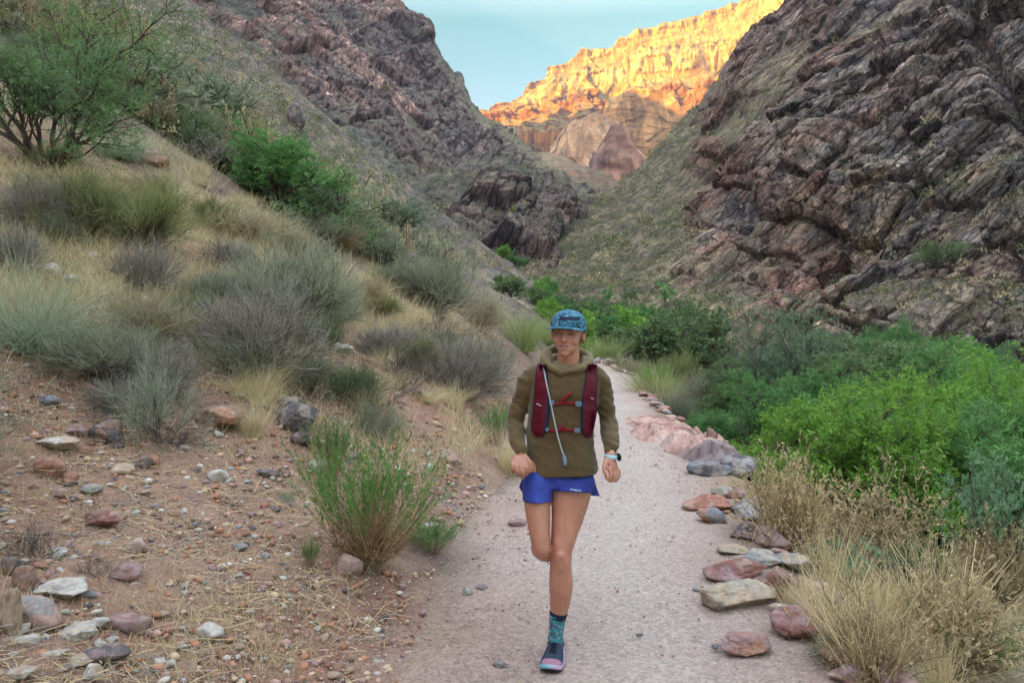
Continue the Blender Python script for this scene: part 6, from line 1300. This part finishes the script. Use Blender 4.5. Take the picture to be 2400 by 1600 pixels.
    # ---- socks
    sm = bpy.data.materials.new("patterned_sock_knit"); sm.use_nodes = True; t = sm.node_tree; b_ = t.nodes["Principled BSDF"]; b_.inputs["Roughness"].default_value = .9; tc = t.nodes.new("ShaderNodeTexCoord"); vo = t.nodes.new("ShaderNodeTexNoise"); vo.inputs["Scale"].default_value = 34; vo.inputs["Distortion"].default_value = 1.5; rp2 = t.nodes.new("ShaderNodeValToRGB"); rp2.color_ramp.interpolation = 'CONSTANT'; t.links.new(tc.outputs["Object"], vo.inputs["Vector"]); t.links.new(vo.outputs["Fac"], rp2.inputs[0]); t.links.new(rp2.outputs[0], b_.inputs["Base Color"])
    el = rp2.color_ramp.elements; el[0].position = 0; el[0].color = (.10, .06, .16, 1); el[1].position = .42; el[1].color = (.02, .17, .20, 1)
    for pz, cc in ((.50, (.03, .30, .30, 1)), (.56, (.17, .09, .24, 1)), (.61, (.35, .50, .50, 1)), (.65, (.03, .22, .27, 1))): e = el.new(pz); e.color = cc
    def sock(rows, cuff): v_, f_, t_ = tube_loft(*rows, ns=24); s_ = mobj("sock", v_ - RPn, [f_, t_], [sm], R0); v_, f_, t_ = tube_loft(*cuff, ns=24, cap=True); pobj("cuff", v_, [f_, t_], NYL, s_, col=np.tile([.012, .014, .03], (len(v_), 1)))
    sock(sect([(1287.6, 1329, 1438, 3.46, .0415), (1286.5, 1324, 1462, 3.47, .0365), (1285.5, 1320, 1488, 3.48, .037), (1286, 1320, 1508, 3.48, .039)]), sect([(1287.5, 1331, 1434.5, 3.46, .0420), (1287.5, 1330, 1437.5, 3.46, .0425)]))
    sock(rnd([(1305, 1293, 3.71, .0415), (1309, 1298, 3.78, .037), (1311, 1306, 3.83, .038)]), rnd([(1304, 1292.5, 3.70, .0425), (1305, 1293, 3.712, .0425)]))
    # ---- shoes, heel at the origin, toe towards -y
    def shoe(M, loc):
        S = [(.010, .030, .020, .055), (-.02, .034, .0, .080), (-.06, .0345, 0, .088), (-.10, .038, 0, .078), (-.145, .044, 0, .066), (-.19, .048, 0, .054), (-.235, .046, 0, .046), (-.265, .034, .002, .038), (-.280, .016, .006, .028)]
        yy = np.array([s[0] for s in S]); ww = np.array([s[1] for s in S]); hh = np.array([s[3] for s in S]); ty = np.arange(len(S)); tt = np.linspace(0, len(S) - 1, 41); Y = cr(ty, yy[:, None], tt)[:, 0]; Wd_ = cr(ty, ww[:, None], tt)[:, 0]; Ht = cr(ty, hh[:, None], tt)[:, 0]
        a = np.linspace(0, math.pi, 19); up = np.stack([Wd_[:, None] * np.sign(np.cos(a)) * np.abs(np.cos(a)) ** .75, np.repeat(Y[:, None], 19, 1), .024 + (Ht - .024)[:, None] * np.sin(a) ** .8], -1); T_ = lambda x: (x.reshape(-1, 3) @ M.T) + loc
        cu_ = np.zeros(up.shape); yy_ = up[..., 1]; zz_ = up[..., 2]; cu_[:] = [.018, .032, .055]; toe = yy_ < -.222; cu_[toe] = [.30, .15, .20]; low = (zz_ < .034) & ~toe; cu_[low] = [.09, .20, .26]; tong = (np.abs(up[..., 0]) < .016) & (yy_ > -.19); cu_[tong] = [.008, .012, .018]
        s_ = pobj("shoe", T_(up), grid_faces(41, 19), NYL, col=cu_.reshape(-1, 3))
        fl_ = np.array([1, 1.10, 1.14, 1.08, 1.0, 1.0]); zs = np.array([.028, .024, .015, .009, .002, .0]); ring = []
        per = np.concatenate([np.stack([Wd_ + .003, Y], -1), np.stack([-(Wd_ + .003), Y], -1)[::-1]]); cen = np.array([0, -.135]); curl = .018 * np.clip((-per[:, 1] - .225) / .055, 0, 1) ** 2
        for k, (sc_, z) in enumerate(zip(fl_, zs)):
            off = (per - cen); ln_ = np.linalg.norm(off, axis=1, keepdims=True); pp = cen + off * (1 + (sc_ - 1) * .055 / ln_); ring.append(np.stack([pp[:, 0], pp[:, 1], np.full(len(pp), z) + curl + (.0025 * np.sign(np.sin(np.arange(len(pp)) * 1.6)) if k == 5 else 0)], -1))
        g = np.array(ring); ctr = np.array([[0, -.135, .0]]); nn = g.shape[1]; idx = np.arange(6 * nn).reshape(6, nn); q = np.stack([idx[:-1], np.roll(idx[:-1], -1, 1), np.roll(idx[1:], -1, 1), idx[1:]], -1).reshape(-1, 4); vs = np.concatenate([g.reshape(-1, 3), ctr]); tri = np.stack([np.roll(idx[-1], -1), idx[-1], np.full(nn, 6 * nn)], -1)
        cs = np.zeros((len(vs), 3)); cs[:] = [.30, .36, .46]; cs[np.concatenate([(g[..., 0] < -.012).ravel(), [False]])] = [.16, .36, .44]; cs[np.concatenate([(g[..., 0] > .02).ravel(), [False]])] = [.42, .30, .42]; cs[3 * nn:] = [.03, .03, .035]
        pobj("sole", vs @ M.T + loc, [q, tri], PLAS, s_, col=cs)
        lv = []; lf = []; lt_ = []; o_ = 0
        for k in range(6):
            y0 = -.085 - .018 * k; h0 = float(np.interp(-y0, -Y, Ht)) + .001; sgn = 1 if k % 2 else -1; pa = np.array([[-.020 * 1, y0 + .006 * sgn, h0 - .010], [-.008, y0 + .003 * sgn, h0 + .001], [.008, y0 - .003 * sgn, h0 + .001], [.020, y0 - .006 * sgn, h0 - .010]]); v_, f_, t_ = tube_loft(pa, [.0022] * 4, [.0022] * 4, ns=6, fine=2, lat=(0, 0, 1)); lv.append(v_); lf.append(f_ + o_); lt_.append(t_ + o_); o_ += len(v_)
        for sgn in (-1, 1): pa = np.array([[0, -.075, .092], [sgn * .020, -.070, .100], [sgn * .034, -.078, .086], [sgn * .030, -.088, .070], [sgn * .040, -.085, .055]]); v_, f_, t_ = tube_loft(pa, [.0022] * 5, [.0022] * 5, ns=6, fine=3, lat=(0, 1, 0)); lv.append(v_); lf.append(f_ + o_); lt_.append(t_ + o_); o_ += len(v_)
        pobj("laces", np.concatenate(lv) @ M.T + loc, [np.concatenate(lf), np.concatenate(lt_)], NYL, s_, col=np.tile([.01, .012, .02], (o_, 1)))
    toe = P(1290, 1574, 3.30); heel = P(1306, 1530, 3.555); ang = math.atan2(toe[0] - heel[0], -(toe[1] - heel[1])); M = np.array(Matrix.Rotation(ang, 3, 'Z')); zg = gz(heel[0], 3.42) - .004; shoe(M, np.array([heel[0], heel[1], zg]))
    M2 = np.array(Matrix.Rotation(math.radians(78), 3, 'X')); shoe(M2, P(1312, 1272, 3.84))
    lp = [P(1292, 1306, 3.80), P(1285, 1309, 3.80), P(1282, 1315, 3.80), P(1286, 1320, 3.80), P(1292, 1317, 3.80)]; v_, f_, t_ = tube_loft(lp, [.0024] * 5, [.0024] * 5, ns=7, fine=4, lat=(0, 1, 0)); pobj('laces', v_, [f_, t_], NYL, [o for o in R0.children if o.name.startswith('shoe')][-1], col=np.tile([.01, .012, .02], (len(v_), 1)))
    # ---- watch
    C = P(1431.5, 1069, 3.31); rw = []
    for k in range(25): a = 2 * math.pi * k / 24; rw.append(C + np.array([.0285 * math.cos(a), .0285 * math.sin(a), -.002 * math.cos(a)]))
    rw = np.array(rw); g = np.array([rw + [0, 0, -.010], rw * 1 + (rw - C) * .09 + [0, 0, -.008], rw + (rw - C) * .09 + [0, 0, .008], rw + [0, 0, .010]]); w_ = pobj("watch", g.reshape(-1, 3), grid_faces(4, 25), PLAS, col=np.tile([.38, .60, .64], (100, 1)))
    cy = ell((0, 0, 0), (.008, .0185, .0185), 3); vv = cy[0]; vv[:, 0] = np.clip(vv[:, 0], -.006, .006); vv = vv @ np.array(Matrix.Rotation(.45, 3, 'Z')).T @ np.array(Matrix.Rotation(-.10, 3, 'Y')).T + C + np.array([.034, -.012, -.001]); pobj("watch_case", vv, cy[2], PLAS, w_, col=np.tile([.012, .014, .018], (len(vv), 1)))
build_person()

# ------------------------------------------------------------------ the air of the canyon
def build_haze():
    bm = bmesh.new(); bmesh.ops.create_cube(bm, size=1); bmesh.ops.scale(bm, vec=(5800, 5800, 1400), verts=bm.verts); bmesh.ops.translate(bm, vec=(0, 0, 600 - 1), verts=bm.verts)
    me = bpy.data.meshes.new("haze"); bm.to_mesh(me); bm.free(); m = bpy.data.materials.new("thin_air"); m.use_nodes = True; t = m.node_tree; t.nodes.clear(); o = t.nodes.new("ShaderNodeOutputMaterial"); v = t.nodes.new("ShaderNodeVolumePrincipled")
    v.inputs["Color"].default_value = (.84, .76, 1.0, 1); v.inputs["Density"].default_value = .00013; v.inputs["Anisotropy"].default_value = 0; t.links.new(v.outputs[0], o.inputs["Volume"]); me.materials.append(m); tag(link("haze", me), kind="stuff")
build_haze()
